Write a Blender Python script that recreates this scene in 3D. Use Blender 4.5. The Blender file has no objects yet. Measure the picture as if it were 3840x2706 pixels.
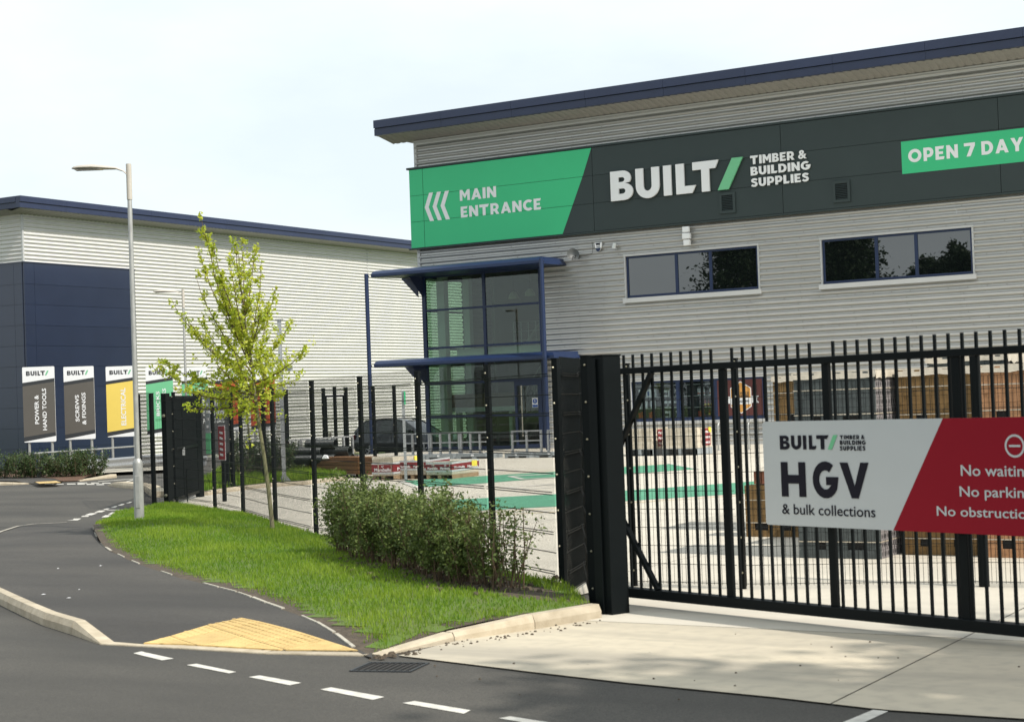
import bpy, bmesh, math, random
from mathutils import Vector, Matrix
import numpy as np
random.seed(7)
S = bpy.context.scene
COL = S.collection

# ------------------------------------------------------------------ camera, sky, sun, exposure
cr, cu, cf = ((0.858, 0.513, -0.036), (0.044, -0.003, 0.999), (-0.512, 0.859, 0.025))
cam = bpy.data.cameras.new('camera'); camo = bpy.data.objects.new('camera', cam); COL.objects.link(camo)
cr = Vector(cr).normalized(); cf = Vector(cf).normalized(); cu = cr.cross(cf)
camo.matrix_world = Matrix(((cr.x, cu.x, -cf.x, 0), (cr.y, cu.y, -cf.y, 0), (cr.z, cu.z, -cf.z, 2.0), (0, 0, 0, 1)))
cam.sensor_width = 36; cam.lens = 36*6251.96/3840; cam.clip_start = .1; cam.clip_end = 3000
cam.dof.use_dof = True; cam.dof.focus_distance = 46; cam.dof.aperture_fstop = 5.0
S.camera = camo
SUN_EL = math.radians(47); SUN_AZ = math.atan2(-.17, 1.0)       # site angle from +x
sund = Vector((math.cos(SUN_EL)*math.cos(SUN_AZ), math.cos(SUN_EL)*math.sin(SUN_AZ), math.sin(SUN_EL)))
w = bpy.data.worlds.new('World'); S.world = w; w.use_nodes = True
nt = w.node_tree; bg = nt.nodes['Background']
sky = nt.nodes.new('ShaderNodeTexSky'); sky.sky_type = 'NISHITA'; sky.sun_disc = False
sky.sun_elevation = SUN_EL; sky.sun_rotation = math.pi/2 - SUN_AZ
sky.air_density = 1.0; sky.dust_density = 2.5; sky.ozone_density = 1.0
# thin high cloud veil over the blue
tc = nt.nodes.new('ShaderNodeTexCoord'); mp = nt.nodes.new('ShaderNodeMapping'); mp.inputs['Scale'].default_value = (1.2, 2.6, 5.0)
mp.inputs['Rotation'].default_value = (0, .5, .4)
nz = nt.nodes.new('ShaderNodeTexNoise'); nz.inputs['Scale'].default_value = 1.6; nz.inputs['Detail'].default_value = 7; nz.inputs['Roughness'].default_value = .55
rp = nt.nodes.new('ShaderNodeMapRange'); rp.inputs[1].default_value = .35; rp.inputs[2].default_value = .62; rp.inputs[3].default_value = .74; rp.inputs[4].default_value = .95
mx = nt.nodes.new('ShaderNodeMixRGB'); mx.inputs[2].default_value = (6.95, 7.6, 7.85, 1)
nt.links.new(tc.outputs['Generated'], mp.inputs[0]); nt.links.new(mp.outputs[0], nz.inputs['Vector'])
nt.links.new(nz.outputs[0], rp.inputs[0]); nt.links.new(rp.outputs[0], mx.inputs[0]); nt.links.new(sky.outputs[0], mx.inputs[1])
nt.links.new(mx.outputs[0], bg.inputs[0]); bg.inputs[1].default_value = .11
sl = bpy.data.lights.new('sun', 'SUN'); sl.energy = 3.6; sl.angle = math.radians(.6); sl.color = (1, .955, .88)
so = bpy.data.objects.new('sun', sl); COL.objects.link(so); so.rotation_euler = sund.to_track_quat('Z', 'Y').to_euler()
S.view_settings.view_transform = 'Standard'; S.view_settings.look = 'None'; S.view_settings.exposure = 0.42; S.view_settings.gamma = 1
S.view_settings.use_curve_mapping = False
S.render.engine = 'CYCLES'
S.cycles.max_bounces = 8; S.cycles.transparent_max_bounces = 24

# ------------------------------------------------------------------ terrain
def sstep(t):
    t = 0.0 if t < 0 else (1.0 if t > 1 else t)
    return t*t*(3-2*t)
def gz(x, y):
    """terrain height: flat by the road, rising a little towards the store, falling to the far-left shed"""
    rise = 0.28*max(0.0, min(1.0, (y-22)/29.0))
    far = sstep((-44-x)/14.0)
    side = sstep((y-51)/4.0)*sstep((-36.4-x)/1.6)*(1-far)
    return rise - 1.08*far - 0.38*side

def zat(px, py, x, y):
    """height of a point surveyed on the photograph that stands above (x, y)"""
    d = cf+cr*((px-1920)/6251.96)-cu*((py-1353)/6251.96)
    k = (x*cf.x+y*cf.y)/(d.x*cf.x+d.y*cf.y); return 2+d.z*k


# ------------------------------------------------------------------ materials
def mat(name, col, rough=.6, metal=0., var=.0, scale=3., bump=0., bscale=40., objvar=0., spec=.5, col2=None, det=5, stretch=None, coat=0., ymix=None):
    m = bpy.data.materials.new(name); m.use_nodes = True; n = m.node_tree; b = n.nodes['Principled BSDF']
    b.inputs['Roughness'].default_value = rough; b.inputs['Metallic'].default_value = metal
    b.inputs['Specular IOR Level'].default_value = spec; b.inputs['Coat Weight'].default_value = coat
    b.inputs['Coat Roughness'].default_value = .08
    c = (*col, 1); c2 = (*(col2 if col2 else [v*(1-var) for v in col]), 1)
    t = n.nodes.new('ShaderNodeTexCoord'); vec = t.outputs['Object']
    if stretch:
        mpn = n.nodes.new('ShaderNodeMapping'); mpn.inputs['Scale'].default_value = stretch
        n.links.new(vec, mpn.inputs[0]); vec = mpn.outputs[0]
    last = None
    if var or col2:
        a = n.nodes.new('ShaderNodeTexNoise'); a.inputs['Scale'].default_value = scale; a.inputs['Detail'].default_value = det
        n.links.new(vec, a.inputs['Vector'])
        mr = n.nodes.new('ShaderNodeMapRange'); mr.inputs[1].default_value = .32; mr.inputs[2].default_value = .68
        n.links.new(a.outputs[0], mr.inputs[0])
        x = n.nodes.new('ShaderNodeMixRGB'); x.inputs[1].default_value = c; x.inputs[2].default_value = c2
        n.links.new(mr.outputs[0], x.inputs[0]); last = x.outputs[0]
    if objvar:
        oi = n.nodes.new('ShaderNodeObjectInfo'); mr = n.nodes.new('ShaderNodeMapRange')
        mr.inputs[3].default_value = 1-objvar; mr.inputs[4].default_value = 1+objvar; n.links.new(oi.outputs['Random'], mr.inputs[0])
        h = n.nodes.new('ShaderNodeMixRGB'); h.blend_type = 'MULTIPLY'; h.inputs[0].default_value = 1
        cc = n.nodes.new('ShaderNodeCombineColor')
        for i in range(3): n.links.new(mr.outputs[0], cc.inputs[i])
        if last: n.links.new(last, h.inputs[1])
        else: h.inputs[1].default_value = c
        n.links.new(cc.outputs[0], h.inputs[2]); last = h.outputs[0]
    if last: n.links.new(last, b.inputs['Base Color'])
    else: b.inputs['Base Color'].default_value = c
    if bump:
        a = n.nodes.new('ShaderNodeTexNoise'); a.inputs['Scale'].default_value = bscale; a.inputs['Detail'].default_value = 4
        n.links.new(t.outputs['Object'], a.inputs['Vector'])
        bp = n.nodes.new('ShaderNodeBump'); bp.inputs['Strength'].default_value = bump; bp.inputs['Distance'].default_value = .02
        n.links.new(a.outputs[0], bp.inputs['Height']); n.links.new(bp.outputs[0], b.inputs['Normal'])
    return m

def leafmat(name, col, col2, trans=.35):
    m = bpy.data.materials.new(name); m.use_nodes = True; n = m.node_tree; n.nodes.clear()
    o = n.nodes.new('ShaderNodeOutputMaterial'); d = n.nodes.new('ShaderNodeBsdfPrincipled'); d.inputs['Roughness'].default_value = .55
    d.inputs['Specular IOR Level'].default_value = .3
    tr = n.nodes.new('ShaderNodeBsdfTranslucent'); mxs = n.nodes.new('ShaderNodeMixShader'); mxs.inputs[0].default_value = trans
    at = n.nodes.new('ShaderNodeAttribute'); at.attribute_name = 'tint'
    x = n.nodes.new('ShaderNodeMixRGB'); x.inputs[1].default_value = (*col, 1); x.inputs[2].default_value = (*col2, 1)
    n.links.new(at.outputs['Fac'], x.inputs[0]); n.links.new(x.outputs[0], d.inputs['Base Color']); n.links.new(x.outputs[0], tr.inputs['Color'])
    n.links.new(d.outputs[0], mxs.inputs[1]); n.links.new(tr.outputs[0], mxs.inputs[2]); n.links.new(mxs.outputs[0], o.inputs['Surface'])
    return m

def ground_asphalt(name, base, blotch, dark):
    m = bpy.data.materials.new(name); m.use_nodes = True; n = m.node_tree; b = n.nodes['Principled BSDF']
    b.inputs['Roughness'].default_value = .82; b.inputs['Specular IOR Level'].default_value = .35
    t = n.nodes.new('ShaderNodeTexCoord')
    big = n.nodes.new('ShaderNodeTexNoise'); big.inputs['Scale'].default_value = .45; big.inputs['Detail'].default_value = 6
    mp_ = n.nodes.new('ShaderNodeMapping'); mp_.inputs['Rotation'].default_value = (0, 0, .45); mp_.inputs['Scale'].default_value = (.5, 1.6, 1)
    n.links.new(t.outputs['Object'], mp_.inputs[0]); n.links.new(mp_.outputs[0], big.inputs['Vector'])
    r = n.nodes.new('ShaderNodeMapRange'); r.inputs[1].default_value = .35; r.inputs[2].default_value = .65
    n.links.new(big.outputs[0], r.inputs[0])
    x = n.nodes.new('ShaderNodeMixRGB'); x.inputs[1].default_value = (*base, 1); x.inputs[2].default_value = (*blotch, 1); n.links.new(r.outputs[0], x.inputs[0])
    fine = n.nodes.new('ShaderNodeTexVoronoi'); fine.inputs['Scale'].default_value = 90; n.links.new(t.outputs['Object'], fine.inputs['Vector'])
    r2 = n.nodes.new('ShaderNodeMapRange'); r2.inputs[1].default_value = 0; r2.inputs[2].default_value = 1; r2.inputs[3].default_value = .0; r2.inputs[4].default_value = .8
    sp = n.nodes.new('ShaderNodeSeparateColor'); n.links.new(fine.outputs['Color'], sp.inputs[0]); n.links.new(sp.outputs[0], r2.inputs[0])
    x2 = n.nodes.new('ShaderNodeMixRGB'); x2.inputs[2].default_value = (*dark, 1); n.links.new(r2.outputs[0], x2.inputs[0]); n.links.new(x.outputs[0], x2.inputs[1])
    n.links.new(x2.outputs[0], b.inputs['Base Color'])
    bp = n.nodes.new('ShaderNodeBump'); bp.inputs['Strength'].default_value = .5; bp.inputs['Distance'].default_value = .006
    n.links.new(fine.outputs['Distance'], bp.inputs['Height']); n.links.new(bp.outputs[0], b.inputs['Normal'])
    return m

def concrete(name, a, b2, c3):
    m = bpy.data.materials.new(name); m.use_nodes = True; n = m.node_tree; b = n.nodes['Principled BSDF']
    b.inputs['Roughness'].default_value = .75
    t = n.nodes.new('ShaderNodeTexCoord'); mp_ = n.nodes.new('ShaderNodeMapping'); mp_.inputs['Rotation'].default_value = (0, 0, .36); mp_.inputs['Scale'].default_value = (.10, .9, 1)
    n.links.new(t.outputs['Object'], mp_.inputs[0])
    big = n.nodes.new('ShaderNodeTexNoise'); big.inputs['Scale'].default_value = 1.3; big.inputs['Detail'].default_value = 7; big.inputs['Distortion'].default_value = .8
    n.links.new(mp_.outputs[0], big.inputs['Vector'])
    r = n.nodes.new('ShaderNodeMapRange'); r.inputs[1].default_value = .42; r.inputs[2].default_value = .68; n.links.new(big.outputs[0], r.inputs[0])
    x = n.nodes.new('ShaderNodeMixRGB'); x.inputs[1].default_value = (*a, 1); x.inputs[2].default_value = (*b2, 1); n.links.new(r.outputs[0], x.inputs[0])
    med = n.nodes.new('ShaderNodeTexNoise'); med.inputs['Scale'].default_value = 7; med.inputs['Detail'].default_value = 8; n.links.new(t.outputs['Object'], med.inputs['Vector'])
    r1 = n.nodes.new('ShaderNodeMapRange'); r1.inputs[1].default_value = .45; r1.inputs[2].default_value = .75; r1.inputs[4].default_value = .45; n.links.new(med.outputs[0], r1.inputs[0])
    x1 = n.nodes.new('ShaderNodeMixRGB'); x1.inputs[2].default_value = (*b2, 1); n.links.new(r1.outputs[0], x1.inputs[0]); n.links.new(x.outputs[0], x1.inputs[1])
    v = n.nodes.new('ShaderNodeTexVoronoi'); v.inputs['Scale'].default_value = 5.; n.links.new(t.outputs['Object'], v.inputs['Vector'])
    r2 = n.nodes.new('ShaderNodeMapRange'); r2.inputs[1].default_value = .07; r2.inputs[2].default_value = .02; r2.inputs[4].default_value = .8; n.links.new(v.outputs['Distance'], r2.inputs[0])
    ns = n.nodes.new('ShaderNodeTexNoise'); ns.inputs['Scale'].default_value = 1.3; n.links.new(t.outputs['Object'], ns.inputs['Vector'])
    r3 = n.nodes.new('ShaderNodeMapRange'); r3.inputs[1].default_value = .5; r3.inputs[2].default_value = .56; n.links.new(ns.outputs[0], r3.inputs[0])
    mu = n.nodes.new('ShaderNodeMath'); mu.operation = 'MULTIPLY'; n.links.new(r2.outputs[0], mu.inputs[0]); n.links.new(r3.outputs[0], mu.inputs[1])
    x2 = n.nodes.new('ShaderNodeMixRGB'); x2.inputs[2].default_value = (*c3, 1); n.links.new(mu.outputs[0], x2.inputs[0]); n.links.new(x1.outputs[0], x2.inputs[1])
    n.links.new(x2.outputs[0], b.inputs['Base Color'])
    bp = n.nodes.new('ShaderNodeBump'); bp.inputs['Strength'].default_value = .3; bp.inputs['Distance'].default_value = .01
    n.links.new(med.outputs[0], bp.inputs['Height']); n.links.new(bp.outputs[0], b.inputs['Normal'])
    return m

def glass(name, tint, refl=.1, dark=None):
    m = bpy.data.materials.new(name); m.use_nodes = True; n = m.node_tree; n.nodes.clear()
    o = n.nodes.new('ShaderNodeOutputMaterial'); g = n.nodes.new('ShaderNodeBsdfGlossy'); g.inputs['Roughness'].default_value = .01
    if dark: t = n.nodes.new('ShaderNodeBsdfDiffuse'); t.inputs['Color'].default_value = (*dark, 1)
    else: t = n.nodes.new('ShaderNodeBsdfTransparent'); t.inputs['Color'].default_value = (*tint, 1)
    lw_ = n.nodes.new('ShaderNodeLayerWeight'); lw_.inputs['Blend'].default_value = .5; fr = n.nodes.new('ShaderNodeMath'); fr.operation = 'POWER'; fr.inputs[1].default_value = 5; n.links.new(lw_.outputs['Facing'], fr.inputs[0])
    ma = n.nodes.new('ShaderNodeMath'); ma.operation = 'ADD'; ma.inputs[1].default_value = refl+.04; n.links.new(fr.outputs[0], ma.inputs[0]); ma.use_clamp = True
    mxs = n.nodes.new('ShaderNodeMixShader'); n.links.new(ma.outputs[0], mxs.inputs[0]); n.links.new(t.outputs[0], mxs.inputs[1]); n.links.new(g.outputs[0], mxs.inputs[2])
    n.links.new(mxs.outputs[0], o.inputs['Surface'])
    return m

M = dict(
 asphalt=ground_asphalt('asphalt', (.104, .095, .080), (.056, .052, .045), (.046, .043, .038)),
 footway=ground_asphalt('footway_asphalt', (.096, .087, .075), (.054, .050, .045), (.040, .037, .034)),
 soil=mat('soil', (.10, .075, .05), .95, var=.6, scale=14, bump=1, bscale=30, col2=(.055, .043, .03)),
 bark_mulch=mat('bark_mulch', (.16, .085, .05), .95, col2=(.06, .035, .022), scale=30, bump=1, bscale=60),
 concrete=concrete('concrete', (.53, .465, .35), (.33, .295, .235), (.17, .15, .13)),
 concrete_clean=concrete('concrete_clean', (.56, .51, .42), (.48, .44, .365), (.26, .24, .20)),
 kerb=mat('kerb_concrete', (.50, .43, .32), .85, col2=(.37, .31, .22), scale=6, objvar=.12, bump=.3, bscale=60),
 tactile=mat('buff_tactile', (.62, .43, .17), .85, var=.2, scale=7, objvar=.10),
 edging=mat('edging_concrete', (.50, .46, .38), .85, var=.35, scale=9, objvar=.1),
 paint_white=mat('road_paint_white', (.66, .63, .56), .7, var=.3, scale=9, det=8),
 paint_green=mat('floor_paint_green', (.085, .30, .175), .6, var=.16, scale=2.5, det=8),
 paint_yellow=mat('floor_paint_yellow', (.68, .50, .16), .7, var=.2, scale=6),
 clad=mat('silver_cladding', (.44, .435, .415), .30, metal=.55, var=.05, scale=1.2, spec=.5),
 clad2=mat('silver_cladding_shed', (.62, .605, .575), .42, metal=.1, var=.05, scale=1.2),
 fascia=mat('navy_fascia', (.020, .030, .072), .4, var=.12, scale=1.5, objvar=.06),
 soffit=mat('soffit_grey', (.30, .29, .27), .6, var=.08, scale=2),
 navy_panel=mat('navy_panel', (.016, .024, .052), .25, var=.1, scale=.6, coat=.25, objvar=.04),
 navy=mat('navy_frame_paint', (.008, .021, .068), .4, var=.05, scale=2),
 band=mat('charcoal_panel', (.036, .050, .050), .55, var=.06, scale=1, objvar=.04, spec=.3),
 sign_green=mat('sign_green', (.035, .50, .21), .45, var=.03, scale=1),
 white=mat('sign_white', (.80, .80, .80), .45, var=.03, scale=1),
 trim=mat('grey_trim', (.50, .50, .49), .5, metal=.2, var=.05),
 gap=mat('dark_gap', (.01, .01, .01), .9),
 inner=mat('interior_grey', (.11, .115, .11), .8, var=.1),
 inner_white=mat('interior_white', (.62, .64, .62), .7),
 inner_brown=mat('interior_brown', (.16, .085, .035), .6, var=.2),
 handle=mat('steel_handle', (.6, .55, .45), .3, metal=.9),
 galv=mat('galvanised_steel', (.46, .47, .48), .42, metal=.65, var=.28, scale=26, det=3),
 galv_pole=mat('galvanised_pole', (.40, .40, .38), .45, metal=.4, var=.25, scale=18, stretch=(1, 1, .35)),
 fence=mat('black_powder_coat', (.0045, .0065, .007), .5, var=.1, scale=8, spec=.12),
 bolt=mat('bolt_zinc', (.32, .30, .22), .4, metal=.6),
 grass_base=mat('turf', (.085, .15, .018), .95, col2=(.10, .13, .03), scale=4, bump=.5, bscale=30),
 grass=leafmat('grass_blade', (.11, .225, .012), (.28, .38, .04), .45),
 sapling=leafmat('sapling_leaf', (.32, .43, .028), (.60, .60, .08), .5),
 shrub=leafmat('shrub_leaf', (.042, .078, .020), (.20, .245, .065), .3),
 hedge=leafmat('hedge_leaf', (.025, .05, .018), (.10, .14, .045), .25),
 deadwood=mat('dead_twig', (.30, .25, .18), .9, var=.3, scale=20),
 bark=mat('bark', (.20, .17, .11), .9, col2=(.12, .13, .05), scale=18, bump=.6, bscale=60, stretch=(1, 1, .3)),
 twig=mat('twig', (.13, .085, .05), .9, var=.3, scale=10),
 tree_dark=leafmat('far_tree_leaf', (.012, .028, .010), (.04, .07, .02), .2),
 wood=mat('pallet_wood', (.34, .24, .14), .9, var=.4, scale=9, objvar=.15, stretch=(1, 6, 6)),
 timber=mat('brown_timber', (.24, .115, .045), .85, var=.35, scale=6, objvar=.2, stretch=(.5, 6, 6)),
 wrap=mat('plastic_wrap', (.60, .53, .42), .25, var=.22, scale=5, bump=1.0, bscale=7, coat=.4),
 red=mat('label_red', (.22, .02, .025), .5, var=.12, scale=5),
 yellow=mat('label_yellow', (.75, .62, .07), .5),
 pipe=mat('black_pipe', (.020, .026, .024), .4, var=.2),
 grey_plastic=mat('grey_plastic', (.30, .33, .34), .5, var=.15, scale=3, objvar=.1),
 dish_grey=mat('dish_grey', (.055, .06, .06), .5),
 dark_plastic=mat('dark_plastic', (.02, .022, .024), .5),
 carpaint=mat('car_paint', (.012, .018, .020), .25, coat=1.0, metal=.3),
 tyre=mat('tyre_rubber', (.014, .014, .014), .85),
 rim=mat('alloy_rim', (.5, .5, .5), .3, metal=.85),
 taupe=mat('sign_taupe', (.105, .095, .082), .5, var=.04), sign_yellow=mat('sign_yellow', (.78, .58, .12), .5, var=.03),
 mint=mat('sign_mint', (.16, .50, .26), .5, var=.03), orange=mat('sign_orange', (.52, .085, .028), .5, var=.03),
 sign_dark=mat('sign_charcoal', (.032, .034, .037), .5), ink=mat('sign_ink', (.012, .011, .018), .6, spec=.15),
 gate_red=mat('gate_sign_red', (.25, .003, .014), .5, var=.04, spec=.2), signgrey=mat('gate_sign_white', (.50, .52, .52), .4, var=.03),
 hexo=mat('hex_orange', (.62, .30, .07), .5), maroon=mat('window_vinyl_maroon', (.10, .025, .022), .4),
 brick_brown=mat('brick_brown', (.24, .145, .055), .9, var=.35, scale=14), brick_grey=mat('brick_grey', (.085, .10, .10), .85, var=.3, scale=14),
 brick_orange=mat('brick_orange', (.46, .24, .12), .9, var=.35, scale=14), brick_perf=mat('brick_perforated_grey', (.24, .22, .22), .9, var=.35, scale=14),
 brick_red=mat('brick_red', (.30, .12, .07), .9, var=.3, scale=14),
 glass_lobby=glass('lobby_glass', (.66, .76, .69), .02), glass_win=glass('window_glass', None, .13, dark=(.006, .008, .008)),
 glass_car=glass('car_glass', (.10, .14, .12), .04), glass_shop=glass('shop_glass', (.75, .8, .8), .02),
 lamp_body=mat('lantern_grey', (.50, .46, .40), .5, var=.1), lens=mat('lantern_glass', (.20, .19, .16), .25, coat=.4),
 blue_sign=mat('notice_blue', (.02, .09, .35), .5), pendant=mat('pendant_shade', (.55, .5, .35), .5),
)

# ------------------------------------------------------------------ mesh helpers
MW = {}
class MB:
    def __init__(s): s.v = []; s.f = []; s.m = []
    def add(s, vs, fs, mi=0):
        k = len(s.v); s.v += [tuple(p) for p in vs]; s.f += [tuple(i+k for i in f) for f in fs]; s.m += [mi]*len(fs); return s
    def box(s, x0, x1, y0, y1, z0, z1, mi=0):
        return s.add([(x0,y0,z0),(x1,y0,z0),(x1,y1,z0),(x0,y1,z0),(x0,y0,z1),(x1,y0,z1),(x1,y1,z1),(x0,y1,z1)],
                     [(3,2,1,0),(4,5,6,7),(0,1,5,4),(1,2,6,5),(2,3,7,6),(3,0,4,7)], mi)
    def hexa(s, b, t, mi=0):      # bottom loop, top loop (4 each)
        return s.add(list(b)+list(t), [(3,2,1,0),(4,5,6,7),(0,1,5,4),(1,2,6,5),(2,3,7,6),(3,0,4,7)], mi)
    def beam(s, p, q, wd, h, mi=0, up=(0,0,1)):
        p = Vector(p); q = Vector(q); d = (q-p).normalized(); u = Vector(up)
        sd = d.cross(u)
        if sd.length < 1e-4: sd = d.cross(Vector((0,1,0)))
        sd.normalize(); u = sd.cross(d); a = sd*wd/2; b = u*h/2
        return s.hexa([p-a-b, p+a-b, q+a-b, q-a-b], [p-a+b, p+a+b, q+a+b, q-a+b], mi)
    def tube(s, pts, r, n=8, mi=0, cap=True):
        pts = [Vector(p) for p in pts]; R_ = r if isinstance(r, (list, tuple)) else [r]*len(pts)
        vs = []; fs = []
        u = None
        for i, p in enumerate(pts):
            d = (pts[min(i+1, len(pts)-1)]-pts[max(i-1, 0)]).normalized()
            if u is None:
                u = d.orthogonal().normalized()
            else:
                u = (u-d*u.dot(d)).normalized()
            v = d.cross(u)
            for k in range(n):
                a = 2*math.pi*k/n; vs.append(p+(u*math.cos(a)+v*math.sin(a))*R_[i])
        for i in range(len(pts)-1):
            for k in range(n):
                fs.append((i*n+k, i*n+(k+1) % n, (i+1)*n+(k+1) % n, (i+1)*n+k))
        if cap: fs.append(tuple(range(n-1, -1, -1))); fs.append(tuple((len(pts)-1)*n+k for k in range(n)))
        return s.add(vs, fs, mi)
    def prism(s, poly, ax, h, mi=0, o=(0,0,0), ux=(1,0,0), uy=(0,0,1)):
        """poly in (a,b) placed at o+a*ux+b*uy, thickened by vector ax*h"""
        o = Vector(o); ux = Vector(ux); uy = Vector(uy); ax = Vector(ax)
        A = [o+ux*a+uy*b for a, b in poly]; B = [p+ax*h for p in A]; n = len(A)
        fs = [tuple(range(n)), tuple(range(2*n-1, n-1, -1))]+[(i, i+n, (i+1) % n+n, (i+1) % n) for i in range(n)]
        return s.add(A+B, fs, mi)
    def disc(s, c, nrm, r, n=12, mi=0):
        c = Vector(c); nn = Vector(nrm).normalized(); u = nn.orthogonal().normalized(); v = nn.cross(u)
        return s.add([c+(u*math.cos(2*math.pi*k/n)+v*math.sin(2*math.pi*k/n))*r for k in range(n)], [tuple(range(n))], mi)
    def lathe(s, prof, o=(0,0,0), ax=(0,0,1), n=16, mi=0):
        o = Vector(o); a = Vector(ax).normalized(); u = a.orthogonal().normalized(); v = a.cross(u); vs = []; fs = []
        for r, z in prof:
            for k in range(n):
                t = 2*math.pi*k/n; vs.append(o+a*z+(u*math.cos(t)+v*math.sin(t))*r)
        for i in range(len(prof)-1):
            for k in range(n): fs.append((i*n+k, i*n+(k+1) % n, (i+1)*n+(k+1) % n, (i+1)*n+k))
        return s.add(vs, fs, mi)

def make_mesh(name, mb, mats, smooth=False, bevel=0):
    me = bpy.data.meshes.new(name); me.from_pydata([tuple(v) for v in mb.v], [], mb.f)
    for m in (mats if isinstance(mats, (list, tuple)) else [mats]): me.materials.append(m)
    if isinstance(mats, (list, tuple)) and len(mats) > 1: me.polygons.foreach_set('material_index', mb.m)
    bm = bmesh.new(); bm.from_mesh(me); bmesh.ops.recalc_face_normals(bm, faces=bm.faces)
    if bevel:
        bmesh.ops.bevel(bm, geom=[e for e in bm.edges if len(e.link_faces) == 2 and e.calc_face_angle(0) > .6], offset=bevel, segments=1, affect='EDGES', clamp_overlap=True)
    bm.to_mesh(me); bm.free()
    if smooth:
        me.polygons.foreach_set('use_smooth', [True]*len(me.polygons))
        try: me.set_sharp_from_angle(angle=math.radians(40))
        except Exception: pass
    me.update(); return me

def link(name, me, parent=None, **props):
    o = bpy.data.objects.new(name, me); COL.objects.link(o)
    if parent is not None: o.parent = parent
    for k, v in props.items(): o[k] = v
    return o

def thing(name, label, cat, loc=(0,0,0), rz=0., group=None):
    o = bpy.data.objects.new(name, None); COL.objects.link(o); o.location = loc; o.rotation_euler = (0, 0, rz)
    o['label'] = label; o['category'] = cat; o.empty_display_size = .2
    if group: o['group'] = group
    MW[o.name] = Matrix.Translation(loc) @ Matrix.Rotation(rz, 4, 'Z')
    return o

def part(name, mb, mats, parent, smooth=False, bevel=0, world=False, **props):
    """one mesh object under a thing (or under a part, whose frame is the thing's own)"""
    mat4 = MW.get(parent.name) if parent is not None else None
    if world and mat4 is not None:
        inv = mat4.inverted(); mb.v = [tuple(inv @ Vector(v)) for v in mb.v]
    o = link(name, make_mesh(name, mb, mats, smooth, bevel), parent, **props)
    if mat4 is not None: MW[o.name] = mat4
    return o

def struct(name, mb, mats, parent=None, smooth=False):
    o = part(name, mb, mats, parent, smooth, world=True)
    if parent is None: o['kind'] = 'structure'
    return o

def setting(name, loc=(0,0,0)):
    o = bpy.data.objects.new(name, None); COL.objects.link(o); o['kind'] = 'structure'; o.location = loc
    MW[o.name] = Matrix.Translation(loc); return o

def dup(root, loc, rz=None, label=None, group=None):
    def cp(o, par):
        c = o.copy(); COL.objects.link(c)
        if par is not None: c.parent = par
        for ch in list(o.children): cp(ch, c)
        return c
    r = cp(root, None); r.location = loc
    if rz is not None: r.rotation_euler = (0, 0, rz)
    if label: r['label'] = label
    if group: r['group'] = group
    return r

def tinted(me, vals):
    a = me.attributes.new('tint', 'FLOAT', 'FACE'); a.data.foreach_set('value', vals)

def soup(name, V, F, tint, m, parent=None, **props):
    """big face soup built with numpy: V (n,3), F (m,k)"""
    me = bpy.data.meshes.new(name); nv = len(V); nf, k = F.shape
    me.vertices.add(nv); me.vertices.foreach_set('co', V.astype(np.float32).ravel())
    me.loops.add(nf*k); me.loops.foreach_set('vertex_index', F.astype(np.int32).ravel())
    me.polygons.add(nf); me.polygons.foreach_set('loop_start', np.arange(0, nf*k, k, dtype=np.int32))
    try: me.polygons.foreach_set('loop_total', np.full(nf, k, dtype=np.int32))
    except Exception: pass
    me.update(calc_edges=True); me.materials.append(m); tinted(me, tint.astype(np.float32))
    return link(name, me, parent, **props)

# ------------------------------------------------------------------ lettering
def glyph_mesh(splines=None, text=None, offset=0., depth=0., space=1., shear=0.):
    if text is not None:
        c = bpy.data.curves.new('t', 'FONT'); c.body = text; c.offset = offset; c.space_character = space; c.shear = shear; c.resolution_u = 3
    else:
        c = bpy.data.curves.new('t', 'CURVE'); c.dimensions = '2D'; c.fill_mode = 'BOTH'
        for pts in splines:
            sp = c.splines.new('POLY'); sp.points.add(len(pts)-1)
            for i, (x, y) in enumerate(pts): sp.points[i].co = (x, y, 0, 1)
            sp.use_cyclic_u = True
    o = bpy.data.objects.new('t', c); COL.objects.link(o)
    dg = bpy.context.evaluated_depsgraph_get(); me = bpy.data.meshes.new_from_object(o.evaluated_get(dg))
    bpy.data.objects.remove(o); bpy.data.curves.remove(c)
    vs = [Vector(v.co) for v in me.vertices]; fs = [tuple(p.vertices) for p in me.polygons]; bpy.data.meshes.remove(me)
    return vs, fs

def place_glyphs(mb, vs, fs, rect, o, ux, uy, nrm, depth=.002, mi=0, lift=.003, keep=False):
    """fit flat letter faces into rect=(a0,b0,a1,b1) of the frame o+a*ux+b*uy and thicken along nrm"""
    x0 = min(v.x for v in vs); x1 = max(v.x for v in vs); y0 = min(v.y for v in vs); y1 = max(v.y for v in vs)
    a0, b0, a1, b1 = rect; o = Vector(o); ux = Vector(ux); uy = Vector(uy); nrm = Vector(nrm)
    sx = (a1-a0)/(x1-x0); sy = (b1-b0)/(y1-y0)
    P = [o+ux*(a0+(v.x-x0)*sx)+uy*(b0+(v.y-y0)*sy)+nrm*lift for v in vs]
    bm = bmesh.new(); bv = [bm.verts.new(p+nrm*depth) for p in P]
    for f in fs:
        try: bm.faces.new([bv[i] for i in f])
        except ValueError: pass
    bmesh.ops.remove_doubles(bm, verts=bm.verts, dist=1e-5)
    bnd = [e for e in bm.edges if len(e.link_faces) == 1]
    r = bmesh.ops.extrude_edge_only(bm, edges=bnd)
    for v in [g for g in r['geom'] if isinstance(g, bmesh.types.BMVert)]: v.co -= nrm*depth
    bm.verts.index_update(); mb.add([v.co.copy() for v in bm.verts], [tuple(v.index for v in f.verts) for f in bm.faces], mi); bm.free()
    return mb

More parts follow.
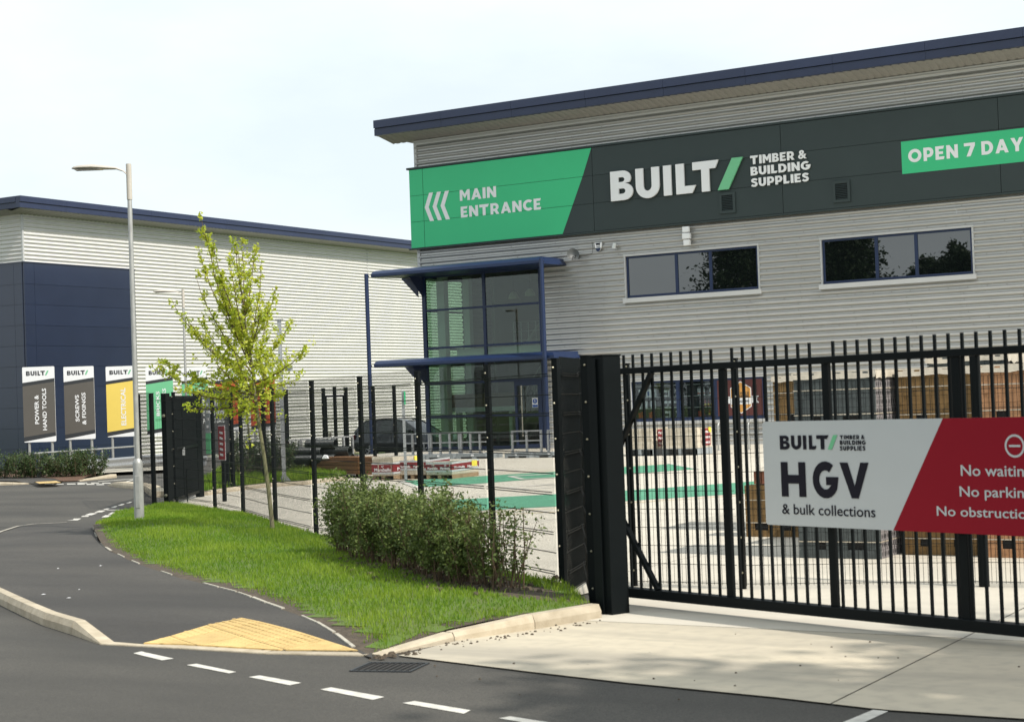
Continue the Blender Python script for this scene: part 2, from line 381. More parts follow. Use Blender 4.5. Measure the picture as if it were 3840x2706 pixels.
def text_mb(txt, rect, o, ux, uy, nrm, depth=.002, bold=.02, space=1., lift=.003, mb=None, mi=0):
    vs, fs = glyph_mesh(text=txt, offset=bold, space=space)
    return place_glyphs(mb or MB(), vs, fs, rect, o, ux, uy, nrm, depth, mi, lift)

def arc(cx, cy, rx, ry, a0, a1, n=10):
    return [(cx+rx*math.cos(math.radians(a0+(a1-a0)*i/n)), cy+ry*math.sin(math.radians(a0+(a1-a0)*i/n))) for i in range(n+1)]
LOGO = {   # heavy rounded capitals, unit height
 'B': [[(0,0)]+[(.44,0)]+arc(.44,.29,.31,.29,-90,80,8)+arc(.42,.745,.27,.255,-35,90,8)+[(0,1)],
       [(.27,.22),(.41,.22)]+arc(.41,.31,.09,.09,-90,90,5)+[(.27,.40)], [(.27,.62),(.40,.62)]+arc(.40,.70,.08,.08,-90,90,5)+[(.27,.78)]],
 'U': [[(0,1),(0,.40)]+arc(.40,.40,.40,.42,180,360,14)+[(.80,1),(.54,1),(.54,.40)]+arc(.40,.40,.14,.17,360,180,10)+[(.26,1)]],
 'I': [[(0,0),(.27,0),(.27,1),(0,1)]],
 'L': [[(0,0),(.52,0),(.64,.25),(.27,.25),(.27,1),(0,1)]],
 'T': [[(.30,0),(.57,0),(.57,.74),(.78,.74),(.90,1),(0,1),(0,.74),(.30,.74)]],
 'H': [[(0,0),(.28,0),(.28,.38),(.72,.38),(.72,0),(1,0),(1,1),(.72,1),(.72,.63),(.28,.63),(.28,1),(0,1)]],
 'V': [[(.38,0),(.62,0),(1,1),(.72,1),(.50,.34),(.28,1),(0,1)]],
 'G': [arc(.5,.5,.5,.5,52,330,16)+[(1,.58),(.52,.58),(.52,.36),(.72,.36)]+arc(.5,.5,.25,.26,-38,-308,12)],
 '/': [[(0,0),(.33,0),(.80,1),(.47,1)]],
}

def stroke_poly(pts, w_):
    L_ = []; R_ = []
    for i, p in enumerate(pts):
        a = Vector(pts[max(i-1, 0)]); b = Vector(pts[min(i+1, len(pts)-1)]); d = (b-a).normalized(); n = Vector((-d.y, d.x))*w_/2
        L_.append(tuple(Vector(p)+n)); R_.append(tuple(Vector(p)-n))
    return L_+R_[::-1]
LOGO.update({
 'M': [[(0,0),(.24,0),(.24,.58),(.47,.20),(.70,.58),(.70,0),(.94,0),(.94,1),(.70,1),(.47,.60),(.24,1),(0,1)]],
 'A': [[(0,0),(.26,0),(.33,.19),(.61,.19),(.68,0),(.94,0),(.59,1),(.35,1)], [(.395,.39),(.545,.39),(.47,.63)]],
 'N': [[(0,0),(.25,0),(.25,.54),(.60,0),(.84,0),(.84,1),(.59,1),(.59,.46),(.24,1),(0,1)]],
 'E': [[(0,0),(.60,0),(.66,.22),(.25,.22),(.25,.40),(.56,.40),(.56,.60),(.25,.60),(.25,.78),(.58,.78),(.66,1),(0,1)]],
 'R': [[(0,0),(.25,0),(.25,.28),(.36,.28),(.53,0),(.82,0),(.60,.35)]+arc(.42,.66,.34,.34,-35,90,8)+[(0,1)], [(.25,.50),(.40,.50)]+arc(.40,.64,.11,.14,-90,90,6)+[(.25,.78)]],
 'C': [arc(.5,.5,.5,.5,48,312,16)+arc(.5,.5,.25,.26,-50,-310,12)],
 'O': [arc(.5,.5,.5,.5,0,342,19), arc(.5,.5,.25,.26,0,340,17)],
 'P': [[(0,0),(.25,0),(.25,.26),(.40,.26)]+arc(.40,.63,.34,.37,-90,90,9)+[(0,1)], [(.25,.48),(.38,.48)]+arc(.38,.63,.11,.15,-90,90,6)+[(.25,.78)]],
 '7': [[(.16,0),(.45,0),(.80,.80),(.80,1),(0,1),(0,.77),(.48,.77)]],
 'D': [[(0,0),(.38,0)]+arc(.38,.5,.46,.5,-90,90,10)+[(0,1)], [(.25,.23),(.36,.23)]+arc(.36,.5,.22,.27,-90,90,8)+[(.25,.77)]],
 'Y': [[(.32,0),(.58,0),(.58,.38),(.90,1),(.62,1),(.45,.63),(.28,1),(0,1),(.32,.38)]],
 'S': [stroke_poly([(.66,.78),(.56,.86),(.42,.89),(.28,.88),(.18,.80),(.17,.69),(.26,.60),(.42,.53),(.56,.45),(.62,.32),(.57,.18),(.42,.11),(.26,.12),(.10,.22)], .23)],
})
def word_mb(txt, rect, o, ux, uy, nrm, depth=.002, lift=.003, gap=.13, wfac=1.0):
    V = []; F = []; x = 0.
    for ch in txt:
        if ch == ' ': x += .30; continue
        if ch == '&': vs, fs = glyph_mesh(text='&', offset=.02)
        else: vs, fs = glyph_mesh(LOGO[ch])
        x0 = min(v.x for v in vs); x1 = max(v.x for v in vs); y0 = min(v.y for v in vs); y1 = max(v.y for v in vs); s_ = 1/(y1-y0)
        k = len(V); V += [Vector((x+(v.x-x0)*s_*wfac, (v.y-y0)*s_, 0)) for v in vs]; F += [tuple(i+k for i in f) for f in fs]; x += (x1-x0)*s_*wfac+gap
    return place_glyphs(MB(), V, F, rect, o, ux, uy, nrm, depth, 0, lift)

# ------------------------------------------------------------------ polygons on the terrain
def area2(p): return sum(p[i][0]*p[(i+1) % len(p)][1]-p[(i+1) % len(p)][0]*p[i][1] for i in range(len(p)))
def clip(p, a, b, c):
    out = []
    for i in range(len(p)):
        q = p[i]; r = p[(i+1) % len(p)]; dq = a*q[0]+b*q[1]-c; dr = a*r[0]+b*r[1]-c
        if dq <= 0: out.append(q)
        if (dq < 0 < dr) or (dr < 0 < dq):
            t = dq/(dq-dr); out.append((q[0]+(r[0]-q[0])*t, q[1]+(r[1]-q[1])*t))
    return out
def sheet(polys, dz, hf=gz, cell=1.0, mb=None, mi=0):
    mb = mb or MB()
    for p in polys:
        p = [(x, y) for x, y in p]
        if area2(p) < 0: p = p[::-1]
        x0 = min(q[0] for q in p); x1 = max(q[0] for q in p); y0 = min(q[1] for q in p); y1 = max(q[1] for q in p)
        for i in range(math.floor(x0/cell), math.ceil(x1/cell)):
            col = clip(clip(p, -1, 0, -i*cell), 1, 0, (i+1)*cell)
            if len(col) < 3: continue
            for j in range(math.floor(y0/cell), math.ceil(y1/cell)):
                c = clip(clip(col, 0, -1, -j*cell), 0, 1, (j+1)*cell)
                if len(c) < 3 or abs(area2(c)) < 1e-5: continue
                mb.add([(x, y, hf(x, y)+dz) for x, y in c], [tuple(range(len(c)))], mi)
    return mb
def band_poly(pts, wd):
    """strip of width wd along a polyline, to its left"""
    out = []
    for i in range(len(pts)):
        a = Vector(pts[max(i-1, 0)]); b = Vector(pts[min(i+1, len(pts)-1)]); d = (b-a).normalized(); out.append((pts[i][0]-d.y*wd, pts[i][1]+d.x*wd))
    return [[pts[i], pts[i+1], out[i+1], out[i]] for i in range(len(pts)-1)]
def resample(pts, step):
    out = [Vector(pts[0])]; acc = 0
    P = [Vector(p) for p in pts]; tot = sum((P[i+1]-P[i]).length for i in range(len(P)-1)); n = max(1, round(tot/step)); st = tot/n
    res = []; i = 0; pos = 0.
    for k in range(n+1):
        t = k*st
        while i < len(P)-2 and pos+(P[i+1]-P[i]).length < t-1e-6: pos += (P[i+1]-P[i]).length; i += 1
        L = (P[i+1]-P[i]).length; res.append(P[i]+(P[i+1]-P[i])*max(0, min(1, (t-pos)/L)))
    return res
def inside(p, poly):
    x, y = p; r = False; n = len(poly)
    for i in range(n):
        x1, y1 = poly[i]; x2, y2 = poly[(i+1) % n]
        if (y1 > y) != (y2 > y) and x < (x2-x1)*(y-y1)/(y2-y1)+x1: r = not r
    return r
def dist_line(p, pts):
    p = Vector(p[:2]); best = 1e9
    for i in range(len(pts)-1):
        a = Vector(pts[i]); b = Vector(pts[i+1]); d = b-a; t = max(0, min(1, (p-a).dot(d)/d.length_squared)); best = min(best, (a+d*t-p).length)
    return best

# ================================================================== THE SETTING
gx = [-600,-300,-150,-100]+list(range(-80, 31))+[50,100,200,400]
gy = [-400,-200,-100,-60]+list(range(-32, 81))+[90,100,120,160,250,400,700]
g = MB(); g.v = [(x, y, gz(x, y)-.012) for y in gy for x in gx]; nx = len(gx)
g.f = [(j*nx+i, j*nx+i+1, (j+1)*nx+i+1, (j+1)*nx+i) for j in range(len(gy)-1) for i in range(nx-1)]; g.m = [0]*len(g.f)
struct('ground', g, M['grass_base'], smooth=True)
struct('road', sheet([[(-75,-24),(28,-24),(28,11.5),(-12,24),(-26,34),(-33,56),(-75,60)]], 0, cell=1), M['asphalt'])

kerb_out = [(-19.852, 16.215), (-16.528, 14.211), (-14.21, 12.755), (-13.252, 12.156), (-12.387, 11.626), (-11.621, 11.242), (-10.922, 10.856), (-10.758, 10.773)]
flush_ln = [(-10.758, 10.773), (-10.317, 10.729), (-9.908, 10.792), (-8.856, 10.782), (-8.0, 10.949)]
verge_edge = [(-21.17, 21.102), (-19.625, 19.615), (-18.436, 18.523), (-17.29, 17.524), (-16.408, 16.864), (-15.515, 16.171), (-14.59, 15.53), (-13.446, 14.752), (-12.825, 14.393), (-12.305, 14.067), (-11.573, 13.626), (-10.709, 12.984), (-9.81, 12.349), (-9.135, 11.821), (-8.756, 11.522), (-8.239, 11.118), (-7.831, 10.797)]
kerb_r = [(-7.893, 10.997), (-7.823, 11.18), (-7.814, 11.544), (-7.718, 11.887), (-7.416, 12.639), (-7.195, 13.501)]
fence_pts = [(-8.264, 14.712), (-9.795, 15.875), (-15.239, 19.717), (-17.373, 21.413), (-19.69, 23.358), (-21.542, 24.726), (-23.837, 26.164), (-24.235, 26.357), (-24.316, 26.019)]
far_edge = [(-19.455, 15.89), (-21.323, 18.517), (-23.074, 20.759), (-23.793, 21.79), (-23.902, 22.294), (-23.446, 22.716), (-22.105, 21.997)]
def h_foot(x, y):
    d = dist_line((x, y), flush_ln)
    e = dist_line((x, y), far_edge)
    return .012+.088*sstep(d/1.1)*(.35+.65*sstep(e/1.5))
def left_of(pts, wd):
    return [q for q in [tuple(p) for p in [Vector(pts[i])+Vector((-(Vector(pts[min(i+1,len(pts)-1)])-Vector(pts[max(i-1,0)])).normalized().y, (Vector(pts[min(i+1,len(pts)-1)])-Vector(pts[max(i-1,0)])).normalized().x))*wd for i in range(len(pts))]]]
kerb_in = left_of(kerb_out, .125); flush_in = left_of(flush_ln, .125)
foot_poly = kerb_in+flush_in[1:]+verge_edge[::-1]+far_edge[::-1]
struct('footway', sheet([foot_poly], 0, hf=h_foot, cell=.4), M['footway'])

# kerbs, one stone at a time
def kerb_run(parent, pts, hfun, wd=.125, step=.915, bev=.02, side=1):
    P = resample(pts, step)
    for i in range(len(P)-1):
        a, b = P[i], P[i+1]; d = (b-a); L = d.length; d.normalize(); n = Vector((-d.y, d.x))*side; a2 = a+d*.004; b2 = b-d*.004
        ha, hb = hfun(a), hfun(b); ga, gb = gz(*a), gz(*b); mb = MB()
        prof = lambda p, h, gg: [(p.x, p.y, gg-.05), (p.x, p.y, gg+h*.55), (p.x+n.x*min(.03,h*.3), p.y+n.y*min(.03,h*.3), gg+h), (p.x+n.x*wd, p.y+n.y*wd, gg+h), (p.x+n.x*wd, p.y+n.y*wd, gg-.05)]
        A = prof(a2, ha, ga); B = prof(b2, hb, gb)
        mb.add(A+B, [(0,1,2,3,4), (9,8,7,6,5)]+[(k, k+5, (k+1) % 5+5, (k+1) % 5) for k in range(5)])
        part('kerb_stone', mb, M['kerb'], parent, world=True)
kp = setting('kerb', (*kerb_out[4], 0))
ke = Vector(kerb_out[-1])
kerb_run(kp, kerb_out, lambda p: .015+.11*sstep(((p-ke).length-.05)/.85))
kerb_run(kp, flush_ln, lambda p: .014)
kr = setting('kerb', (*kerb_r[3], 0)); kr0 = Vector(kerb_r[0])
kerb_run(kr, kerb_r, lambda p: .01+.125*sstep((p-kr0).length/1.6), wd=.13)
# pin edging round the verge, mostly swallowed by soil and grass
ed = setting('edging', (*verge_edge[8], 0)); E_ = resample(verge_edge, .6)
for i in range(len(E_)-1):
    a, b = E_[i], E_[i+1]
    if random.random() < .22 or i in (4, 13, 14) or i == len(E_)-2: continue
    mb = MB(); d = (b-a).normalized(); n = Vector((-d.y, d.x)); t = random.uniform(.0, .18); a = a+d*t*.6; s_ = random.uniform(.016, .036)
    za, zb = h_foot(*a), h_foot(*b)
    mb.hexa([(a.x,a.y,za-.03),(b.x,b.y,zb-.03),(b.x+n.x*s_,b.y+n.y*s_,zb-.03),(a.x+n.x*s_,a.y+n.y*s_,za-.03)], [(a.x,a.y,za+.012),(b.x,b.y,zb+.012),(b.x+n.x*s_,b.y+n.y*s_,zb+.012),(a.x+n.x*s_,a.y+n.y*s_,za+.012)])
    part('edging_stone', mb, M['edging'], ed, world=True)
fe = setting('edging', (*far_edge[3], 0)); mb = MB()
for q in band_poly(far_edge[1:-1], -.06): sheet([q], .014, hf=h_foot, cell=.5, mb=mb)
part('edging_stone', mb, M['edging'], fe, world=True)

# tactile paving at the dropped kerb
tp = setting('tactile_paving', ((-10.128, 11.952)[0], (-10.128, 11.952)[1], 0))
tri = [flush_in[1], (-10.128, 11.952), (-8.161, 11.074)]; tri_full = [tri[0]]+[flush_in[2], flush_in[3]]+[tri[2], tri[1]]
o0 = Vector(tri[1]); tu = (Vector(tri[2])-o0).normalized(); tv = Vector((tu.y, -tu.x))
if (Vector(tri[0])-o0).dot(tv) < 0: tv = -tv
T_ = .40
for i in range(-1, 9):
    for j in range(-9, 10):
        c0 = o0+tu*(j*T_)+tv*(i*T_); g_ = .004
        cell = [tuple(c0+tu*g_+tv*g_), tuple(c0+tu*(T_-g_)+tv*g_), tuple(c0+tu*(T_-g_)+tv*(T_-g_)), tuple(c0+tu*g_+tv*(T_-g_))]
        p = tri_full if area2(tri_full) > 0 else tri_full[::-1]
        cc = cell if area2(cell) > 0 else cell[::-1]
        for k in range(4):
            a, b = Vector(cc[k]), Vector(cc[(k+1) % 4]); d = b-a; nrm = Vector((d.y, -d.x)); p = clip(p, nrm.x, nrm.y, nrm.dot(a))
            if len(p) < 3: break
        if len(p) < 3 or area2(p) < .006: continue
        mb = MB(); n = len(p)
        top = [(x, y, h_foot(x, y)+.010) for x, y in p]; bot = [(x, y, h_foot(x, y)-.02) for x, y in p]
        mb.add(top+bot, [tuple(range(n))]+[(k, k+n, (k+1) % n+n, (k+1) % n) for k in range(n)])
        for a in range(6):
            for b in range(6):
                q = c0+tu*(T_*(a+.5)/6)+tv*(T_*(b+.5)/6)
                if inside(q, p):
                    z = h_foot(*q)+.010; rr = .0125
                    mb.add([(q.x-rr*1.3,q.y-rr*1.3,z),(q.x+rr*1.3,q.y-rr*1.3,z),(q.x+rr*1.3,q.y+rr*1.3,z),(q.x-rr*1.3,q.y+rr*1.3,z),
                            (q.x-rr*.7,q.y-rr*.7,z+.004),(q.x+rr*.7,q.y-rr*.7,z+.004),(q.x+rr*.7,q.y+rr*.7,z+.004),(q.x-rr*.7,q.y+rr*.7,z+.004)], [(4,5,6,7),(0,1,5,4),(1,2,6,5),(2,3,7,6),(3,0,4,7)])
        part('paving_tile', mb, M['tactile'], tp, world=True)

# concrete yard and entrance apron, cast in bays
yard_edge = [(-7.727, 11.014), (-6.263, 10.652), (-5.401, 10.464), (-4.225, 10.279), (-3.513, 10.114), (-3.379, 10.097), (-2.56, 10.097), (-1.29, 9.998)]
yard = yard_edge+[(24,4),(24,53),(-35.6,53),(-36.2,49.5)]+[(-30.378, 42.314), (-26.292, 35.405), (-26.371, 34.598), (-26.092, 33.632), (-26.768, 32.885), (-26.755, 31.338), (-26.368, 30.042), (-27.1, 30.572), (-24.544, 26.694)]+fence_pts[7::-1][1:]+[(-8.248, 15.2), tuple(kerb_r[-1]), tuple(kerb_r[-3])]
yp = setting('concrete_yard', (-7, 12, 0))
jo = Vector((-3.79, 13.527)); ju = (Vector((-4.275, 13.181))-Vector((-5.409, 13.218))).normalized(); jv = (Vector((-3.79, 13.527))-Vector((-3.796, 10.206))).normalized()
j2 = Vector((-4.275, 13.181)); 
def ibay(i, j):      # bay corner lattice: lines along ju every 6 m (one through j2), lines along jv every 5 m (one through jo)
    # solve point p with (p-j2)x ju offset i*6 and (p-jo) x jv offset j*5
    n1 = Vector((-ju.y, ju.x)); n2 = Vector((-jv.y, jv.x))
    c1 = n1.dot(j2)+i*6.0; c2 = n2.dot(jo)+j*5.0
    det = n1.x*n2.y-n1.y*n2.x
    return Vector(((c1*n2.y-n1.y*c2)/det, (n1.x*c2-c1*n2.x)/det))
yardp = yard if area2(yard) > 0 else yard[::-1]
for i in range(-3, 10):
    for j in range(-12, 14):
        q = [ibay(i, j), ibay(i+1, j), ibay(i+1, j+1), ibay(i, j+1)]
        c = sum(q, Vector((0, 0)))/4; q = [tuple(c+(v-c)*.9974) for v in q]
        if area2(q) < 0: q = q[::-1]
        p = yardp
        for k in range(4):
            a, b = Vector(q[k]), Vector(q[(k+1) % 4]); d = b-a; nrm = Vector((d.y, -d.x)); p = clip(p, nrm.x, nrm.y, nrm.dot(a))
            if len(p) < 3: break
        if len(p) < 3 or area2(p) < .05: continue
        mb = sheet([p], .012)
        if mb.f: part('concrete_bay', mb, M['concrete'] if c.y < 14.2-(c.x+7)*.37 else M['concrete_clean'], yp, world=True)
jb = sheet([yardp], .004); part('joint_filler', jb, M['asphalt'], yp, world=True)

# painted markings
mk = setting('road_markings', (*(-8.267, 9.809), 0))
def marking(px, m='paint_white', dz=.004, par=None, nm='road_dash', cell=1.0):
    part(nm, sheet([px], dz, cell=cell), M[m], par or mk, world=True)
for q in ([(-10.068, 10.462), (-10.077, 10.567), (-9.504, 10.342), (-9.543, 10.242)], [(-9.158, 10.111), (-9.126, 10.191), (-8.524, 9.968), (-8.537, 9.898)], [(-8.267, 9.809), (-8.233, 9.896), (-7.701, 9.728), (-7.721, 9.614)],
          [(-7.389, 9.546), (-7.365, 9.642), (-6.757, 9.448), (-6.768, 9.326)], [(-6.501, 9.295), (-6.465, 9.386), (-5.915, 9.23), (-5.894, 9.111)], [(-5.595, 9.058), (-5.559, 9.137), (-5.062, 9.008), (-5.056, 8.895)],
          [(-4.635, 8.789), (-4.604, 8.885), (-4.181, 8.783), (-4.163, 8.672)]): marking(q)
marking([(-3.493, 10.141), (-3.392, 10.12), (-3.459, 9.019), (-3.599, 8.965)], nm='road_line')
FAR = [[(-36.941, 34.964), (-36.546, 34.93), (-36.29, 34.664), (-36.671, 34.695)], [(-36.43, 34.92), (-36.118, 34.893), (-35.794, 34.596), (-36.099, 34.621)], [(-35.999, 34.909), (-35.688, 34.937), (-35.3, 34.582), (-35.578, 34.525)], [(-35.513, 34.841), (-35.188, 34.813), (-34.808, 34.462), (-35.069, 34.43)], [(-35.028, 34.719), (-34.694, 34.69), (-34.324, 34.344), (-34.595, 34.313)], [(-34.439, 34.51), (-34.167, 34.541), (-33.804, 34.198), (-34.072, 34.167)], [(-35.968, 35.289), (-35.567, 35.28), (-35.268, 35.008), (-35.665, 35.016)], [(-35.396, 35.264), (-35.056, 35.233), (-34.733, 34.934), (-35.07, 34.964)], [(-34.826, 35.131), (-34.463, 35.099), (-34.149, 34.804), (-34.508, 34.835)], [(-24.319, 23.555), (-24.3, 23.7), (-24.529, 23.95), (-24.363, 23.989), (-24.079, 23.612)], [(-24.739, 24.342), (-24.913, 24.577), (-24.743, 24.584), (-24.55, 24.351)], [(-24.982, 24.681), (-25.306, 25.168), (-25.144, 25.221), (-24.826, 24.734)], [(-25.399, 25.372), (-25.693, 25.818), (-25.533, 25.856), (-25.23, 25.426)], [(-25.826, 26.047), (-26.029, 26.38), (-25.926, 26.382), (-25.71, 26.083)], [(-26.057, 26.515), (-26.352, 26.945), (-26.29, 26.981), (-25.955, 26.552)], [(-26.435, 27.121), (-26.724, 27.55), (-26.643, 27.568), (-26.331, 27.157)], [(-26.824, 27.787), (-27.035, 28.121), (-26.977, 28.158), (-26.723, 27.805)], [(-27.01, 28.252), (-27.237, 28.595), (-27.172, 28.633), (-26.926, 28.289)], [(-24.103, 24.268), (-24.428, 24.705), (-24.256, 24.758), (-23.952, 24.32)], [(-24.532, 24.885), (-24.924, 25.404), (-24.779, 25.457), (-24.409, 24.952)], [(-24.927, 25.596), (-25.029, 25.739), (-24.862, 25.777), (-24.744, 25.634)], [(-25.653, 25.969), (-25.537, 25.889), (-24.931, 26.069), (-25.034, 26.182)], [(-35.657, 35.813), (-35.35, 37.004), (-35.19, 36.841), (-35.506, 35.687)], [(-34.373, 35.634), (-35.027, 36.652), (-34.825, 36.459), (-34.144, 35.447)]]
for q in FAR: marking(q)
# green walkways, yellow edge lines and white boxes on the yard
ym = setting('yard_markings', (*(-21.819, 36.131), 0))
def ymark(q, m, nm, dz=.018): part(nm, sheet([q], dz), M[m], ym, world=True)
UP = [(-24.0, 34.67), (-22.766, 36.144), (-21.349, 37.858), (-20.256, 39.7), (-19.46, 40.729), (-17.543, 38.344), (-18.616, 36.471), (-20.008, 35.468), (-20.846, 33.534), (-21.835, 32.195)]
ymark(UP, 'paint_green', 'green_walkway')
LO = [(-18.713, 28.238), (-17.834, 29.062), (-16.878, 29.896), (-15.759, 30.846), (-14.325, 32.899), (-13.408, 34.317), (-11.217, 31.224), (-12.941, 29.698), (-14.355, 28.082), (-15.163, 26.841), (-16.027, 26.11), (-16.624, 25.512)]
ymark(LO, 'paint_green', 'green_walkway')
ymark([(-19.619, 40.88), (-19.583, 41.055), (-17.427, 38.218), (-17.493, 38.122)], 'paint_white', 'white_line', .024)
ymark([(-23.958, 34.374), (-23.983, 34.668), (-21.788, 32.192), (-21.77, 31.934)], 'paint_white', 'white_line', .024)
ymark([(-21.711, 35.966), (-21.642, 36.059), (-20.55, 34.901), (-20.582, 34.714)], 'paint_white', 'white_line', .024)
ymark([(-21.777, 36.075), (-19.651, 38.251), (-19.56, 38.074), (-21.612, 35.854)], 'paint_white', 'white_line', .024)
ymark([(-20.672, 34.866), (-18.369, 36.75), (-18.289, 36.588), (-20.566, 34.712)], 'paint_white', 'white_line', .024)
for l in ([(-24.132, 34.98), (-22.977, 36.481), (-21.517, 38.157), (-20.419, 40.021), (-19.683, 41.014)], [(-23.486, 37.292), (-21.896, 38.831), (-20.787, 40.746), (-19.976, 41.626)], [(-16.214, 24.967), (-15.716, 25.601), (-14.9, 26.372), (-14.101, 27.581), (-12.736, 29.224), (-11.063, 30.791)], [(-16.312, 24.26), (-14.492, 25.644), (-13.766, 26.921)]):
    mb = MB()
    for q in band_poly(l, .05): sheet([q], .018, mb=mb)
    part('yellow_line', mb, M['paint_yellow'], ym, world=True)
mb = MB()      # worn disabled bay symbol: ring and figure
cx, cy = (-18.652, 32.073)
for a in range(16):
    t0, t1 = a*math.pi/8, (a+1)*math.pi/8
    sheet([[(cx+math.cos(t)*r_, cy+math.sin(t)*r_) for t, r_ in ((t0,.62),(t1,.62),(t1,.5),(t0,.5))]], .018, mb=mb)
sheet([[(cx-.3,cy+.3),(cx-.2,cy+.3),(cx-.1,cy+1.1),(cx-.2,cy+1.1)], [(cx-.2,cy+.5),(cx+.4,cy+.5),(cx+.4,cy+.6),(cx-.2,cy+.6)]], .018, mb=mb)
part('bay_symbol', mb, M['paint_white'], ym, world=True)
ymark([(-11.167, 23.47), (-11.153, 25.554), (-10.822, 25.06), (-10.219, 23.631)], 'edging', 'yard_patch', .016)  # flat four-sided patch in the edging colour on the yard concrete

# road gully
gu = thing('drain_cover', 'dark iron drain grate set in the road at the tip of the grass verge', 'drain', (*(-7.471, 10.671), 0), 0)
ga = Vector((-7.772, 10.683)); gb2 = Vector((-7.249, 10.811)); gd_ = (gb2-ga).normalized(); gn = Vector((gd_.y, -gd_.x))
mb = MB(); P_ = lambda a, b, z: (*(ga+gd_*a-gn*-b), z)
for k in range(9):
    a0 = .03+k*.05; mb.hexa([P_(a0,.02,0),P_(a0+.02,.02,0),P_(a0+.02,.40,0),P_(a0,.40,0)], [P_(a0,.02,.008),P_(a0+.02,.02,.008),P_(a0+.02,.40,.008),P_(a0,.40,.008)])
part('grating', mb, M['gap'], gu, world=True)
mb = MB()
for (a0,a1,b0,b1) in ((0,.5,0,.02),(0,.5,.40,.42),(0,.02,.02,.40),(.48,.5,.02,.40)):
    mb.hexa([P_(a0,b0,0),P_(a1,b0,0),P_(a1,b1,0),P_(a0,b1,0)], [P_(a0,b0,.010),P_(a1,b0,.010),P_(a1,b1,.010),P_(a0,b1,.010)])
part('frame', mb, M['dark_plastic'], gu, world=True)

# ------------------------------------------------------------------ grass verge
verge = verge_edge+[tuple(p) for p in left_of(kerb_r, .13)]+fence_pts+[(-23.788, 25.199), (-23.442, 24.013), (-22.122, 22.357)]
def h_verge(x, y):
    d = min(dist_line((x, y), verge_edge), dist_line((x, y), kerb_r))
    tip = max(0, 1-dist_line((x, y), kerb_r)/.6)
    lamp = math.exp(-(((x+19.6)**2+(y-20.6)**2)/5.0))
    return h_foot(x, y)*(1-tip)+tip*(.01+.125*sstep((Vector((x, y))-kr0).length/1.6))+.06*sstep(d/1.2)+.10*lamp
struct('verge_soil', sheet([verge], 0, hf=h_verge, cell=.35), M['soil'])
bed = [(-14.292, 18.515), (-10.917, 15.654), (-9.636, 14.485), (-8.23, 13.545), (-7.672, 13.687), (-7.851, 13.977), (-9.306, 15.081), (-14.477, 18.731)]
_tf = sheet([verge], .004, hf=h_verge, cell=.2); _k = []
for f in _tf.f:
    c = sum((Vector(_tf.v[q]) for q in f), Vector())/len(f)
    if not inside(c[:2], bed) and min(dist_line(c, verge_edge), dist_line(c, kerb_r)) > .22+.12*math.sin(c.x*5.1)*math.cos(c.y*4.3): _k.append(f)
_tf.f = _k; _tf.m = [0]*len(_k); struct('turf', _tf, M['grass_base'])
def grass(name, poly, n, hf, hmin, hmax, edges, parent=None, bare=None, wd=.006, seed=1):
    rs = np.random.RandomState(seed); xs = [p[0] for p in poly]; ys = [p[1] for p in poly]
    V = []; F = []; T = []; k = 0; cnt = 0
    while cnt < n:
        x = rs.uniform(min(xs), max(xs)); y = rs.uniform(min(ys), max(ys)); cnt += 1
        if not inside((x, y), poly): continue
        nzv = math.sin(x*2.1+math.sin(y*1.7)*1.3)*math.cos(y*2.6+x*.7)
        de = min(dist_line((x, y), e) for e in edges) if edges else 1
        if de < .10+.13*rs.rand()*(1+nzv): continue
        if bare and (inside((x, y), bare)) and rs.rand() > .06: continue
        f = min(1, .45+de*1.6)
        h = rs.uniform(hmin, hmax)*(1+.25*nzv)*f; a = rs.uniform(0, 2*math.pi); lean = rs.uniform(.1, .6)*h; b = rs.uniform(0, 2*math.pi)
        w_ = wd*rs.uniform(.7, 1.3); z = hf(x, y)-.005; dx, dy = math.cos(a)*w_, math.sin(a)*w_; lx, ly = math.cos(b)*lean, math.sin(b)*lean
        V += [(x-dx, y-dy, z), (x+dx, y+dy, z), (x+lx*.4+dx*.7, y+ly*.4+dy*.7, z+h*.6), (x+lx*.4-dx*.7, y+ly*.4-dy*.7, z+h*.6), (x+lx, y+ly, z+h)]
        F += [(k, k+1, k+2), (k, k+2, k+3), (k+3, k+2, k+4)]; t = min(1, max(0, .45+.35*nzv+rs.normal(0, .28))); T += [t]*3; k += 5
    return soup(name, np.array(V), np.array(F), np.array(T), M['grass'], parent, kind='stuff')
gr = grass('grass', verge, 330000, h_verge, .03, .075, [verge_edge, kerb_r], bare=bed, wd=.0045)
gr['label'] = 'bright green mown grass on the verge in front of the mesh fence'; gr['category'] = 'grass'

# grass island inside the yard
isl = [(-26.387, 29.878), (-26.669, 30.387), (-27.071, 31.71), (-27.095, 33.287), (-26.381, 34.005), (-26.619, 34.925), (-26.543, 35.744), (-28.453, 38.198), (-29.933, 38.764), (-34.19, 42.604), (-35.764, 42.893), (-34.097, 39.617), (-29.511, 33.27)]
struct('island_soil', sheet([isl], .10, cell=.5), M['grass_base'])
h_isl = lambda x, y: gz(x, y)+.10
g2 = grass('grass', isl, 60000, h_isl, .08, .22, [], wd=.011, seed=3)
g2['label'] = 'longer grass on the island round the camera pole inside the yard'; g2['category'] = 'grass'
ki = [(-26.293, 29.957), (-26.677, 31.247), (-26.688, 32.785), (-26.021, 33.54), (-26.289, 34.491), (-26.21, 35.293)]
kk = setting('kerb', (*ki[2], 0)); kerb_run(kk, ki, lambda p: .11)

fl_seg = [(-37.066, 34.802), (-36.436, 35.88)]
def h_far(x, y): return gz(x, y)+.012+.088*sstep(dist_line((x, y), fl_seg)/1.0)
